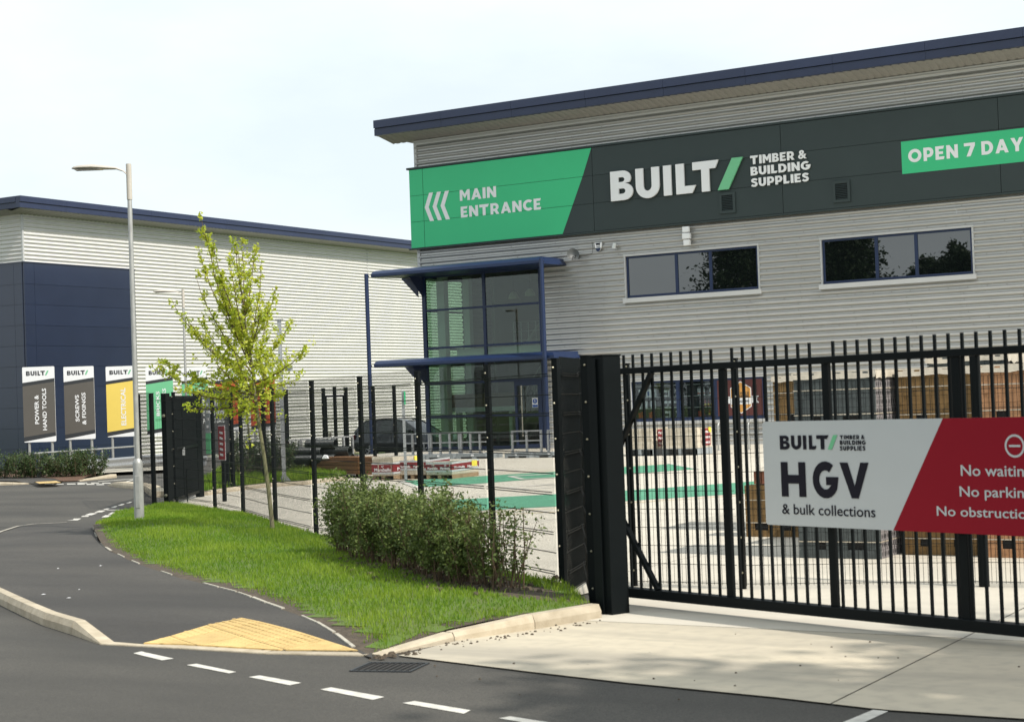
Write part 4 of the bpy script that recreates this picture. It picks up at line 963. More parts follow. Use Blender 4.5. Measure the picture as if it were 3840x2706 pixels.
ab = thing('alarm_box', 'white and navy shield-shaped alarm box lettered VSG on the ribbed wall', 'alarm box', (-27.77, 52.9, 7.47), 0)
part('cover', MB().prism([(-.15,.15),(.15,.15),(.13,-.02),(.04,-.16),(-.04,-.16),(-.13,-.02)], (0,1,0), .06, o=(0,-.03,0)), M['white'], ab, bevel=.01)
part('lower_band', MB().prism([(-.115,-.05),(.115,-.05),(.05,-.165),(-.05,-.165)], (0,1,0), .004, o=(0,-.036,0)), M['navy'], ab)
part('emblem', MB().prism([(-.10,.13),(.10,.13),(.05,.03),(.02,.08),(0,.04),(-.02,.08),(-.05,.03)], (0,1,0), .004, o=(0,-.036,0)), M['ink'], ab)
part('lettering', text_mb('VSG', (-.07,-.04,.07,.015), (0,-.032,0), EX, EZ, FN, .002, .02), M['navy'], ab)
hn = thing('siren_horn', 'small cream horn sounder between the alarm box and the first window', 'sounder', (-27.1, 52.9, 7.45), 0)
part('horn', MB().lathe([(.05,.09),(.06,.08),(.075,-.09),(.06,-.09),(.05,.06)], o=(0,-.08,0), ax=(.25,0,1), n=12), M['inner_white'], hn, smooth=True); part('bracket', MB().box(-.02,.1,-.06,.04,-.01,.02), M['trim'], hn)
for k, (z, wd_) in enumerate(((7.78, .24), (7.55, .29), (7.32, .23))):
    fl = thing('floodlight', ('topmost', 'widest, middle', 'lowest')[k]+' white floodlight of the three stacked above the left window', 'floodlight', (-24.25+.01*k, 52.92, z), 0, 'floodlights stacked above the window')
    part('lamp_housing', MB().box(-wd_/2, wd_/2, -.22, -.08, -.095, .10), M['white'], fl, bevel=.012); part('bracket', MB().box(-.03, .03, -.08, .05, -.03, .03), M['grey_plastic'], fl)

# ================================================================== THE SHED ON THE LEFT
shed = thing('warehouse_shed', 'pale ribbed warehouse on the left with navy panelled corner and navy eaves', 'building', (-63, 58.6, gz(-63, 58.6)))
SX, SY, SE = -63.0, 58.62, 125.0; BT = 9.83
bL = 66.35-SY
clad_wall(shed, (SX, SY, 0), (0,1,0), (1,0,0), SE-SY, -.5, 12.25, [(0, bL, -1, BT)], 6.0, m='clad2', first=5.0)
clad_wall(shed, (-100, SY, 0), (1,0,0), (0,-1,0), 100+SX, BT, 12.25, [], 6.0, m='clad2')
part('corner_trim', MB().box(SX-.06, SX+.055, SY-.055, SY+.06, BT, 12.2), M['trim'], shed, world=True)
part('seam_trim', MB().box(SX-.0, SX+.05, (87.762, 11.356)[0], (87.762, 11.356)[0]+.06, -.4, 12.2), M['trim'], shed, world=True)
pz_ = [-.49, .57, 1.60, 2.63, 3.65, 4.68, 5.70, 6.72, 7.75, 8.77, BT]
for k in range(len(pz_)-1):
    for (a, b) in ((SY-.06, SY+.62), (SY+.62, SY+bL)):
        part('wall_panel', MB().box(SX+.0, SX+.09, a+.006, b-.006, pz_[k]+.006, pz_[k+1]-.006), M['navy_panel'], shed, world=True)
    for (a, b) in ((SX-.60, SX-.008), (SX-5.6, SX-.60), (SX-10.6, SX-5.6), (SX-15.6, SX-10.6), (SX-20.6, SX-15.6), (SX-25.6, SX-20.6), (SX-30.6, SX-25.6), (-100, SX-30.6)):
        part('wall_panel', MB().box(a+.006, b-.006, SY-.09, SY-.065, pz_[k]+.006, pz_[k+1]-.006), M['navy_panel'], shed, world=True)
part('panel_backing', MB().box(SX-.3, SX-.004, SY-.05, SY+bL, -.6, BT).box(-100, SX-.3, SY-.06, SY-.03, -.6, BT), M['gap'], shed, world=True)
part('panel_cap', MB().box(SX-.0, SX+.13, SY-.12, SY+bL+.03, BT, BT+.05).box(-100, SX, SY-.12, SY-.02, BT, BT+.05), M['navy_panel'], shed, world=True)
pb_ = part('plinth', MB().box(-100, SX-.0, SY-.02, SY+.5, -1.2, -.5).box(SX-.3, SX-.02, SY+.5, SE, -1.2, -.5), M['gap'], shed, world=True)
y = SY-.1
while y < 92:
    part('plinth_block', MB().box(SX-.02, SX+.08, y+.01, y+.88, -1.0, -.76), M['kerb'], shed, world=True); part('plinth_block', MB().box(SX-.02, SX+.08, y-.43, y+.44, -.745, -.51), M['kerb'], shed, world=True); y += .9
part('roof', MB().box(-100, SX+.7, SY-.7, SE, 12.66, 12.85).box(-100, -99.8, SY, SE, -1, 12.66).box(-100, SX, SE-.2, SE, -1, 12.66), M['soffit'], shed, world=True)
mb = MB(); vs = []; n_ = int((SE-SY+1)/.1)
for k in range(n_): z = .022 if k % 3 == 1 else 0; vs += [(SX+.96, SY-.98+k*.1, 12.40+z), (SX+.02, SY-.98+k*.1, 12.22+z)]
mb.add(vs, [(2*i, 2*i+1, 2*i+3, 2*i+2) for i in range(n_-1)]); part('soffit', mb, M['soffit'], shed, world=True)
part('soffit', MB().add([(-100, SY-.96, 12.40), (SX+.02, SY-.96, 12.40), (SX+.02, SY-.02, 12.24), (-100, SY-.02, 12.24)], [(0,1,2,3)]), M['soffit'], shed, world=True)
fascia(shed, SY-1.0, SE, 'y', SX+1.0, -1, 12.42, 12.99)
fascia(shed, -100, SX+.66, 'x', SY-1.0, 1, 12.42, 12.99)

# ================================================================== FENCES AND GATES
def fence_post(parent, p, h=2.42, wd=.07, boltside=None, gap=.0):
    z = gz(*p)
    o = part('fence_post', MB().box(p[0]-wd/2, p[0]+wd/2, p[1]-wd/2, p[1]+wd/2, z-.05, z+h), M['fence'], parent, world=True)
    part('post_cap', MB().box(p[0]-wd/2-.004, p[0]+wd/2+.004, p[1]-wd/2-.004, p[1]+wd/2+.004, z+h, z+h+.015), M['fence'], o, world=True)
    if boltside:
        mb = MB(); d = Vector(boltside).normalized()
        for k in range(7):
            c = Vector((p[0], p[1], z+.18+k*.36))+Vector((d.x, d.y, 0))*(wd/2)
            mb.lathe([(.0,.016),(.009,.013),(.012,0)], o=c, ax=(d.x, d.y, 0), n=8)
        part('clamp_bolt', mb, M['bolt'], o, world=True, kind='stuff')
    return o
def mesh_panel(parent, p, q, h=2.4, pitch=.0254, wr=.0017, hstep=.20, hr=.0045, zoff=.05, bend=True, name='mesh_panel', off=.045):
    p = Vector(p); q = Vector(q); d = q-p; L = d.length; d.normalize(); n = Vector((-d.y, d.x))
    if n.dot(-p) < 0: n = -n          # towards the road
    p = p+n*off; z0 = gz(*p)+zoff; z1 = gz(*q)+zoff; V = []; F = []
    a = .04; k = 0; ns = int((L-.08)/pitch)
    def strand(A, B, r, ez=False):
        nonlocal k
        A = Vector(A); B = Vector(B); t = (B-A).normalized(); u = t.orthogonal().normalized(); v = t.cross(u)
        for P in (A, B):
            for j in range(3): V.append(tuple(P+(u*math.cos(j*2.094)+v*math.sin(j*2.094))*r))
        F.extend([(k+j, k+(j+1) % 3, k+3+(j+1) % 3, k+3+j) for j in range(3)]); k += 6
    for i in range(ns+1):
        t = a+i*pitch; c = p+d*t; z = z0+(z1-z0)*t/L
        strand((c.x, c.y, z), (c.x, c.y, z+h), wr)
    for j in range(int(h/hstep)+1):
        zz = j*hstep+.02
        if zz > h: break
        bo = n*(.028 if (bend and j % 2 == 1) else .006)
        for dz in ((-.012, .012) if (bend and j % 2 == 1) else (0,)):
            A = p+d*a+bo; B = p+d*(L-.04)+bo; strand((A.x, A.y, z0+zz+dz), (B.x, B.y, z1+zz+dz), hr)
    mb = MB(); mb.v = V; mb.f = F; mb.m = [0]*len(F)
    me = bpy.data.meshes.new(name); inv = MW[parent.name].inverted(); me.from_pydata([tuple(inv @ Vector(v)) for v in V], [], F); me.materials.append(M['fence'])
    return link(name, me, parent)
PA = [Vector(p) for p in fence_pts]          # 0 corner .. 8 left end
fl_ = thing('mesh_fence', 'long black mesh fence behind the grass verge and shrubs', 'fence', (*PA[2], 0))
seq = [PA[8], PA[7]]
main = [PA[6], PA[5], PA[4], PA[3], PA[2], PA[2]+(PA[1]-PA[2])/3, PA[2]+(PA[1]-PA[2])*2/3, PA[1], PA[0]]
for i, p in enumerate(main): fence_post(fl_, p, boltside=(-.4, -.9), wd=.055 if i < 8 else .065)
for i in range(len(main)-1): mesh_panel(fl_, main[i], main[i+1], hr=.006, pitch=.0254 if i > 2 else .03)
fs_ = thing('mesh_fence', 'short black mesh fence stub beside the lamp post, left of the double gate', 'fence', (*PA[8], 0))
pl0 = Vector((-26.686, 28.138)); fence_post(fs_, pl0, 2.42, .06); fence_post(fs_, PA[8]); mesh_panel(fs_, pl0, PA[8], pitch=.06, wr=.0016); mesh_panel(fs_, PA[8], PA[7], pitch=.06, wr=.0016)
# return beside the big gate post
frn = thing('mesh_fence', 'narrow return of black mesh fence between the corner post and the sliding gate post', 'fence', (*PA[0], 0))
q1 = Vector((-8.736, 16.109)); q2 = Vector((-7.683, 14.274))
fence_post(frn, q1, 2.3, .06); fence_post(frn, q2, 2.42, .075, boltside=(.2, -1)); mesh_panel(frn, PA[0], q1, off=.03, pitch=.0127, wr=.00135, hr=.007); mesh_panel(frn, q1, q2+(q1-q2)*.05, h=2.3, off=.03, pitch=.0127, wr=.0013)
# pedestrian cage fence behind the sliding gate
fb = thing('mesh_fence', 'open square-mesh black fence standing behind the sliding gate', 'fence', (*(-6.825, 15.915), 0))
b0, b1, b2, b3 = Vector((-8.05, 15.878)), Vector((-6.806, 15.871)), Vector((-4.54, 16.583)), Vector((-2.794, 16.718))
for p, wd_ in ((b0, .045), (b1, .05), (b2, .085), (b3, .05)): fence_post(fb, p, 2.36, wd_, boltside=(.2, -1) if wd_ < .08 else None)
for a, b in ((b0, b1), (b1, b2), (b2, b3)): mesh_panel(fb, a, b, h=2.05, pitch=.045, wr=.0027, hstep=.19, hr=.0035, bend=False)

# back fence behind the grass island
bfm = [(-27.106, 31.802), (-27.714, 33.788), (-29.187, 36.52), (-30.842, 38.678)]
bf = thing('mesh_fence', 'far black mesh fence in front of the ribbed shed wall, running past the parked car', 'fence', (*bfm[1], gz(*bfm[1])))
bfp = [Vector(v) for v in bfm]+[Vector((-30.265, 39.72)), Vector((-29.932, 40.385)), Vector((-29.698, 41.456)), Vector((-29.491, 42.278))]
for p in bfp: fence_post(bf, p, 2.45, .085, boltside=(-.4, -.9))
for i in range(len(bfp)-1):
    if i == 4: continue
    mesh_panel(bf, bfp[i], bfp[i+1], pitch=.05, wr=.0022, off=.05)
wg = thing('wicket_gate', 'narrow black pedestrian gate in the far fence by the drain pipes', 'gate', (*bfp[4], gz(*bfp[4])))
ga_, gb_ = bfp[4]+(bfp[5]-bfp[4])*.08, bfp[4]+(bfp[5]-bfp[4])*.92; z = gz(*ga_)
mb = MB().beam((*ga_, z+.1), (*ga_, z+2.25), .07, .07, up=(0,1,0)).beam((*gb_, z+.1), (*gb_, z+2.25), .07, .07, up=(0,1,0)).beam((*ga_, z+2.22), (*gb_, z+2.22), .06, .06).beam((*ga_, z+.12), (*gb_, z+.12), .06, .06)
part('gate_frame', mb, M['fence'], wg, world=True); mesh_panel(wg, ga_, gb_, h=2.1, pitch=.045, wr=.003, off=.0)
mid = (ga_+gb_)/2; part('stile', MB().beam((*mid, z), (*mid, z+2.5), .08, .08, up=(0,1,0)), M['fence'], wg, world=True)
part('lock', MB().box(mid.x-.25, mid.x-.12, mid.y-.14, mid.y-.06, z+.98, z+1.12), M['handle'], wg, world=True)

# double leaf gate seen end on
GP1, GP2 = PA[7], Vector((-26.12, 29.464))
dg = thing('double_gate', 'tall double-leaf black mesh gate seen almost end on, left of the sapling', 'gate', (*((GP1+GP2)/2), gz(*GP1)))
gdir = (GP2-GP1).normalized(); gl = (GP2-GP1).length
for nm, p, wd_ in (('gate_post', GP1, .13), ('gate_post', GP2, .13)):
    z = gz(*p); part(nm, MB().box(p.x-wd_/2, p.x+wd_/2, p.y-wd_/2, p.y+wd_/2, z-.05, z+2.42), M['fence'], dg, world=True)
for s0, s1 in ((.12, gl/2-.03), (gl/2+.03, gl-.12)):
    A = GP1+gdir*s0; B = GP1+gdir*s1; za, zb = gz(*A)+.12, gz(*B)+.12; mb = MB()
    for p, z in ((A, za), (B, zb)): mb.beam((*p, z), (*p, z+2.24), .06, .06, up=(0,1,0))
    for dz in (.03, 1.1, 2.21): mb.beam((*A, za+dz), (*B, zb+dz), .05, .06)
    lf = part('gate_leaf', mb, M['fence'], dg, world=True)
    mb = MB(); n_ = int((s1-s0)/.0127)
    for k in range(n_): p = A+gdir*(k*.0127); mb.beam((*p, za), (*p, za+2.24), .004, .004, up=(0,1,0))
    part('leaf_mesh', mb, M['fence'], lf, world=True)
c = GP1+gdir*(gl/2); z = gz(*c); nrm2 = Vector((gdir.y, -gdir.x)); nrm2 = nrm2 if nrm2.dot(-c) > 0 else -nrm2
part('drop_bolt', MB().tube([(c.x+nrm2.x*.06, c.y+nrm2.y*.06, z+.0), (c.x+nrm2.x*.06, c.y+nrm2.y*.06, z+.75)], .012, 6), M['fence'], dg, world=True)
part('latch', MB().box(c.x-.08, c.x+.08, c.y-.12, c.y-.04, z+1.05, z+1.22).tube([(c.x-.2,c.y-.1,z+1.14),(c.x+.1,c.y-.1,z+1.14)], .014, 6), M['galv'], dg, world=True)
for p, zz in ((GP1, 1.95), (GP1, .28), (GP2, 1.95), (GP2, .35)):
    part('hinge', MB().lathe([(.0,.03),(.03,.025),(.035,-.02)], o=(p.x+.02, p.y-.1, gz(*p)+zz), ax=(.3,-1,0), n=8), M['bolt'], dg, world=True)

# dark opening-hours board on posts beyond the gate
bp0, bp1 = Vector((-26.077, 29.543)), Vector((-27.151, 31.804)); bz0 = gz(*bp0)
hb = thing('opening_board', 'charcoal trade opening-hours board on the fence behind the gate, half hidden by the sapling', 'sign', (*bp0, bz0))
bd = (bp1-bp0); bl = bd.length; bd.normalize(); bn = Vector((bd.y, -bd.x)); bn = bn if bn.dot(-bp0) > 0 else -bn
mb = MB(); A, B = bp0, bp1; t = bn*.02
mb.hexa([(A.x,A.y,bz0+.95),(B.x,B.y,bz0+.95),(B.x-t.x,B.y-t.y,bz0+.95),(A.x-t.x,A.y-t.y,bz0+.95)], [(A.x,A.y,bz0+2.5),(B.x,B.y,bz0+2.5),(B.x-t.x,B.y-t.y,bz0+2.5),(A.x-t.x,A.y-t.y,bz0+2.5)])
part('board', mb, M['sign_dark'], hb, world=True)
O2 = (A.x, A.y, bz0); BX = (bd.x, bd.y, 0); BN = (bn.x, bn.y, 0)
if bd.cross(Vector((0,0)) if False else bn) is None: pass
for t_, r_ in (('BUILT/', (.15, 2.1, bl*.6, 2.38)), ('OPEN TO TRADE &', (.15, 1.88, bl*.9, 2.0)), ('PUBLIC 7 DAYS', (.15, 1.70, bl*.8, 1.82))):
    part('lettering', text_mb(t_, r_, O2, BX, EZ, BN, .002, .02), M['signgrey'], hb, world=True)
for p in (bp0+bd*.1, bp1-bd*.1): part('sign_post', MB().beam((*(p-bn*.06), bz0-.1), (*(p-bn*.06), bz0+2.5), .07, .07, up=(0,1,0)), M['fence'], hb, world=True)
# pale strip notice and red strip notice on the same run of fence
st1 = thing('strip_notice', 'tall narrow grey and green notice fixed beside the double gate post', 'sign', (*(bp0+bn*.1), bz0+1.0))
part('notice_board', MB().box(0, .23, -.01, .0, .48, 1.32), M['grey_plastic'], st1); part('notice_base', MB().box(0, .23, -.01, .0, -.0, .478), M['mint'], st1)
for k_ in range(4): part('printed_mark', MB().box(.04, .10+.03*(k_ % 3), -.0125, -.0105, .60+k_*.17, .66+k_*.17), M['white'], st1)
rp_ = Vector((-24.234, 28.127)); rz_ = gz(*rp_)
st2 = thing('strip_notice', 'narrow red upright notice with pale letters beside the sapling trunk', 'sign', (*rp_, rz_))
part('sign_post', MB().box(-.04,.04,-.02,.04,0,1.2), M['fence'], st2); part('notice_board', MB().box(-.085,.085,-.04,-.025,.93,1.66), M['red'], st2); 
part('notice_rim', MB().box(-.10,.10,-.022,-.018,.91,1.68), M['signgrey'], st2)
for k_ in range(5): part('printed_mark', MB().prism([(-.045, 1.02+k_*.12), (.045, 1.0+k_*.12), (.045, 1.05+k_*.12), (-.045, 1.07+k_*.12)], (0,1,0), .002, o=(0,-.0425,0)), M['signgrey'], st2)

# ---- sliding gate
gA = Vector((-7.415, 14.408, 0.1)[:2]); gD = Vector((0.937, -0.351)[:2]).normalized(); gN = Vector((gD.y, -gD.x)); gN = gN if gN.dot(-gA) > 0 else -gN
gate = thing('sliding_gate', 'black steel bar sliding gate across the yard entrance', 'gate', (gA.x, gA.y, 0), math.atan2(gD.y, gD.x))
# local frame: x along the gate, -y towards the road
s_end = 7.2
part('bottom_beam', MB().box(-.02, s_end, -.06, .06, .095, .185), M['fence'], gate, bevel=.004)
part('top_rail', MB().box(-.02, s_end, -.035, .035, 2.235, 2.295), M['fence'], gate, bevel=.004)
part('end_post', MB().box(-.10, .0, -.05, .05, .185, 2.42), M['fence'], gate)
tmpl = None; s = .105; k = 0
while s < s_end:
    if not any(abs(s-m_) < .06 for m_ in (1.42, 2.63, 3.96, 5.3, 6.6)):
        zt_ = 2.425-.010*s
        if tmpl is None: tmpl = part('bar', MB().box(-.011, .011, -.010, .010, .186, 2.42), M['fence'], gate)
        o = tmpl if k == 0 else tmpl.copy()
        if k: COL.objects.link(o)
        o.location = (s, 0, 0); k += 1
    s += .1305
for m_, w_ in ((1.42, .075), (2.63, .07), (3.96, .075), (5.3, .075), (6.6, .075)):
    part('stile', MB().box(m_-w_/2, m_+w_/2, -.02, .02, .185, 2.234), M['fence'], gate)
part('brace', MB().beam((.02, -.03, 1.52), (.52, -.03, 2.24), .04, .05, up=(0,1,0)), M['fence'], gate)
part('brace', MB().beam((.02, -.03, .86), (.50, -.03, .19), .04, .05, up=(0,1,0)), M['fence'], gate)
sb_ = thing('hgv_sign', 'large grey-white and red HGV collections sign fixed to the sliding gate', 'sign', (gA.x+gN.x*.07, gA.y+gN.y*.07, 0), math.atan2(gD.y, gD.x))
dvt = (3.86, 1.742)[0]; dvb = (3.328, 0.86)[0]; zl, zh = .857, 1.755
def rrect(x0, x1, z0, z1, r, corners=(1,1,1,1)):
    pts = []
    for (cx_, cz_, a0, on, ex, ez) in ((x1-r, z0+r, -90, corners[0], x1, z0), (x1-r, z1-r, 0, corners[1], x1, z1), (x0+r, z1-r, 90, corners[2], x0, z1), (x0+r, z0+r, 180, corners[3], x0, z0)):
        pts += arc(cx_, cz_, r, r, a0, a0+90, 4) if on else [(ex, ez)]
    return pts
x0s = (1.942, 1.753)[0]; x1s = 6.05
part('board', MB().prism(rrect(x0s, x1s, zl, zh, .03), (0,1,0), .006), M['signgrey'], sb_)
rr = [(dvb, zl), ]+arc(x1s-.03, zl+.03, .03, .03, -90, 0, 4)+arc(x1s-.03, zh-.03, .03, .03, 0, 90, 4)+[(dvt, zh)]
part('red_field', MB().prism(rr, (0,1,0), .0012, o=(0,-.0017,0)), M['gate_red'], sb_)
def srect(*px): return px
a, b = (2.142, 1.632), (2.668, 1.512)
x = a[0]; zt0, zb0 = a[1], b[1]; wtot = (2.691, 1.61)[0]-x; cw = {'B': (.0,.205), 'U': (.235,.445), 'I': (.480,.548), 'L': (.600,.755), 'T': (.755,1.0)}
for ch, (u0, u1) in cw.items():
    vs, fs = glyph_mesh(LOGO[ch]); part('letter', place_glyphs(MB(), vs, fs, (x+wtot*u0, zb0, x+wtot*u1, zt0), (0,-.0005,0), EX, EZ, FN, .0015), M['ink'], sb_)
vs, fs = glyph_mesh(LOGO['/']); part('letter', place_glyphs(MB(), vs, fs, ((2.677, 1.512)[0], zb0, (2.787, 1.628)[0], zt0), (0,-.0005,0), EX, EZ, FN, .0015), M['mint'], sb_)
def sign_text(t, tl, br, m, bold=.02, **kw):
    part('lettering', text_mb(t, (tl[0], br[1], br[0], tl[1]), (0,-.0005,0), EX, EZ, FN, .0015, bold, **kw), M[m], sb_)
for txt, a, b in (('TIMBER &', (2.813, 1.63), (3.074, 1.597)), ('BUILDING', (2.811, 1.587), (3.085, 1.551)), ('SUPPLIES', (2.808, 1.541), (3.077, 1.503))):
    part('lettering', word_mb(txt, (a[0], b[1], b[0], a[1]), (0,-.0005,0), EX, EZ, FN, .0015, gap=.2), M['ink'], sb_)
for ch, a, b in (('H', (2.142, 1.404), (2.42, 1.107)), ('G', (2.499, 1.412), (2.78, 1.102)), ('V', (2.798, 1.403), (3.104, 1.107))):
    vs, fs = glyph_mesh(LOGO[ch]); part('letter', place_glyphs(MB(), vs, fs, (a[0], b[1], b[0], a[1]), (0,-.0005,0), EX, EZ, FN, .0015), M['ink'], sb_)
sign_text('& bulk collections', (2.138, 1.044), (3.154, 0.956), 'ink', .004)
sign_text('No waiting', (4.011, 1.391), (4.651, 1.279), 'signgrey', .01)
sign_text('No parking', (3.992, 1.225), (4.643, 1.12), 'signgrey', .01)
sign_text('No obstruction', (3.767, 1.065), (4.655, 0.989), 'signgrey', .01)
cc_ = (4.508, 1.537); rr_ = .088
ring = MB(); n_ = 28
for k in range(n_):
    t0, t1 = 2*math.pi*k/n_, 2*math.pi*(k+1)/n_
    ring.add([(cc_[0]+math.cos(t)*r_, -.0032, cc_[1]+math.sin(t)*r_) for t, r_ in ((t0, rr_), (t1, rr_), (t1, rr_-.017), (t0, rr_-.017))], [(0,1,2,3)])
ring.add([(cc_[0]-.05, -.0032, cc_[1]-.008), (cc_[0]+.05, -.0032, cc_[1]-.008), (cc_[0]+.05, -.0032, cc_[1]+.008), (cc_[0]-.05, -.0032, cc_[1]+.008)], [(0,1,2,3)])
part('no_entry_symbol', ring, M['signgrey'], sb_)
gp = thing('gate_post', 'massive black steel guide post at the left end of the sliding gate', 'gate post', (*(-7.249, 13.822), 0), math.atan2(gD.y, gD.x))
part('post_body', MB().box(-.115, .115, -.11, .11, 0, 2.40), M['fence'], gp, bevel=.006)
part('cap', MB().box(-.12, .12, -.115, .115, 2.402, 2.415), M['fence'], gp)
part('guide_channel', MB().box(-.025, .025, -.135, -.112, .02, 2.38), M['fence'], gp)

# ================================================================== STREET FURNITURE
def street_lamp(name_label, loc, h, rz):
    t = thing('street_lamp', name_label, 'street lamp', loc, rz, 'street lamps')
    part('base_column', MB().lathe([(.0,-.2),(.084,-.2),(.084,.98),(.078,1.02),(.05,1.07),(0,1.07)], n=20), M['galv_pole'], t, smooth=True)
    part('access_door', MB().box(-.04, .04, -.092, -.078, .22, .78), M['galv_pole'], t, bevel=.006)
    part('upper_column', MB().lathe([(.044,1.06),(.040,h-.62),(.036,h-.6)], n=16), M['galv_pole'], t, smooth=True)
    part('spigot', MB().lathe([(.037,h-.6),(.048,h-.6),(.048,h+.02),(.0,h+.03)], n=16), M['lamp_body'], t, smooth=True)
    mb = MB(); st = [(-.02,.035,-.14,.03),(-.10,.04,-.07,.02),(-.22,.06,-.022,.03),(-.40,.09,-.008,.05),(-.62,.12,.01,.062),(-.82,.115,.012,.055),(-.94,.07,.008,.04),(-.985,.02,.008,.02)]
    n = 12; vs = []
    for x, wy, z0, th in st:
        for k in range(n):
            a = 2*math.pi*k/n; vs.append((x, math.cos(a)*wy, h-.03+z0*1.0+math.sin(a)*th*(.9 if math.sin(a) > 0 else .55)))
    mb.add(vs, [(i*n+k, i*n+(k+1) % n, (i+1)*n+(k+1) % n, (i+1)*n+k) for i in range(len(st)-1) for k in range(n)]+[tuple(range(n)), tuple((len(st)-1)*n+k for k in range(n-1, -1, -1))])
    ln = part('lantern', mb, M['lamp_body'], t, smooth=True)
    part('lens', MB().box(-.92, -.46, -.085, .085, h-.062, h-.052), M['lens'], ln)
    return t
cam_right_angle = math.atan2(cr.y, cr.x)
l1 = (-20.353, 21.398)
street_lamp('galvanised lamp post standing on the grass verge at the road corner', (l1[0], l1[1], h_verge(*l1)-.02), 6.15, cam_right_angle)
l2 = (-37.787, 42.107)
street_lamp('smaller, farther galvanised lamp post in front of the ribbed shed', (l2[0], l2[1], gz(*l2)), 6.1-gz(*l2)+.05, cam_right_angle)
cp = (-26.931, 33.593)
cc = thing('camera_pole', 'square galvanised pole with a camera, standing on the grass island', 'camera pole', (*cp, gz(*cp)+.10), cam_right_angle)
part('pole', MB().box(-.047,.047,-.047,.047,0,4.12), M['galv'], cc)
part('top_plate', MB().box(-.10,.10,-.09,.09,4.121,4.14), M['galv'], cc)
part('gusset', MB().prism([(.047,0),(.17,0),(.047,.16)], (0,1,0), .012, o=(0,-.006,0)).prism([(-.047,0),(-.17,0),(-.047,.16)], (0,1,0), .012, o=(0,-.006,0)), M['galv'], cc)
cm = part('camera', MB().tube([(.10,-.06,2.90),(.30,-.16,2.84)], [.05,.05], 10).beam((.07,-.05,2.97),(.34,-.18,2.90),.13,.012), M['grey_plastic'], cc)
part('camera_bracket', MB().tube([(0,0,2.86),(.10,-.06,2.90)], .025, 8).box(-.065,.065,-.065,.065,2.82,2.90), M['dark_plastic'], cm)
bs = (-23.904, 34.661)
ps = thing('bay_sign_post', 'slim pale post with a small green sign, at the left tip of the green walkway', 'sign post', (*bs, gz(*bs)), cam_right_angle)
part('post', MB().box(-.035,.035,-.035,.035,0,2.28), M['galv'], ps); part('post_cap', MB().box(-.038,.038,-.038,.038,2.281,2.30), M['white'], ps)
part('sign_plate', MB().box(.038,.052,-.20,.20,1.93,2.26), M['sign_green'], ps)

# totem signs along the kerb
TX = [(87,207,1373,1655,58.5,'POWER &','HAND TOOLS','taupe'),(241,354,1373,1645,0,'SCREWS','& FIXINGS','taupe'),(400,516,1371,1637,0,'ELECTRICAL',None,'sign_yellow'),(549,651,1374,1630,0,'BRICKS','& BLOCKS','mint'),
      (683,781,1375,1622,0,'LANDSCAPING','& DRAINAGE','mint'),(808,897,1376,1616,0,'PLUMBING','& HEATING','orange'),(940,1033,1376,1611,0,'TIMBER',None,'orange')]
TP = [(-41.62, 39.239), (-41.95, 41.372), (-41.91, 43.375), (-42.362, 45.785), (-42.743, 48.12), (-42.888, 50.13), (-42.845, 52.251)]
TD = [55.0, 57.0, 58.7, 61.0, 63.2, 65.0, 66.8]
TZ = [(1.272, 3.752), (1.288, 3.775), (1.306, 3.784), (1.288, 3.784),
      (1.295, 3.781), (1.282, 3.776), (1.265, 3.774)]
tl_ = ['grey-brown upright sign reading POWER & HAND TOOLS, leftmost of the row', 'grey-brown upright sign reading SCREWS & FIXINGS', 'yellow upright sign reading ELECTRICAL beside the near lamp post', 'green upright sign reading BRICKS & BLOCKS behind the fence',
       'green upright sign behind the far lamp post, half hidden by leaves', 'orange upright sign hidden mostly by the sapling crown', 'orange-red upright sign at the right end of the row, behind the sapling']
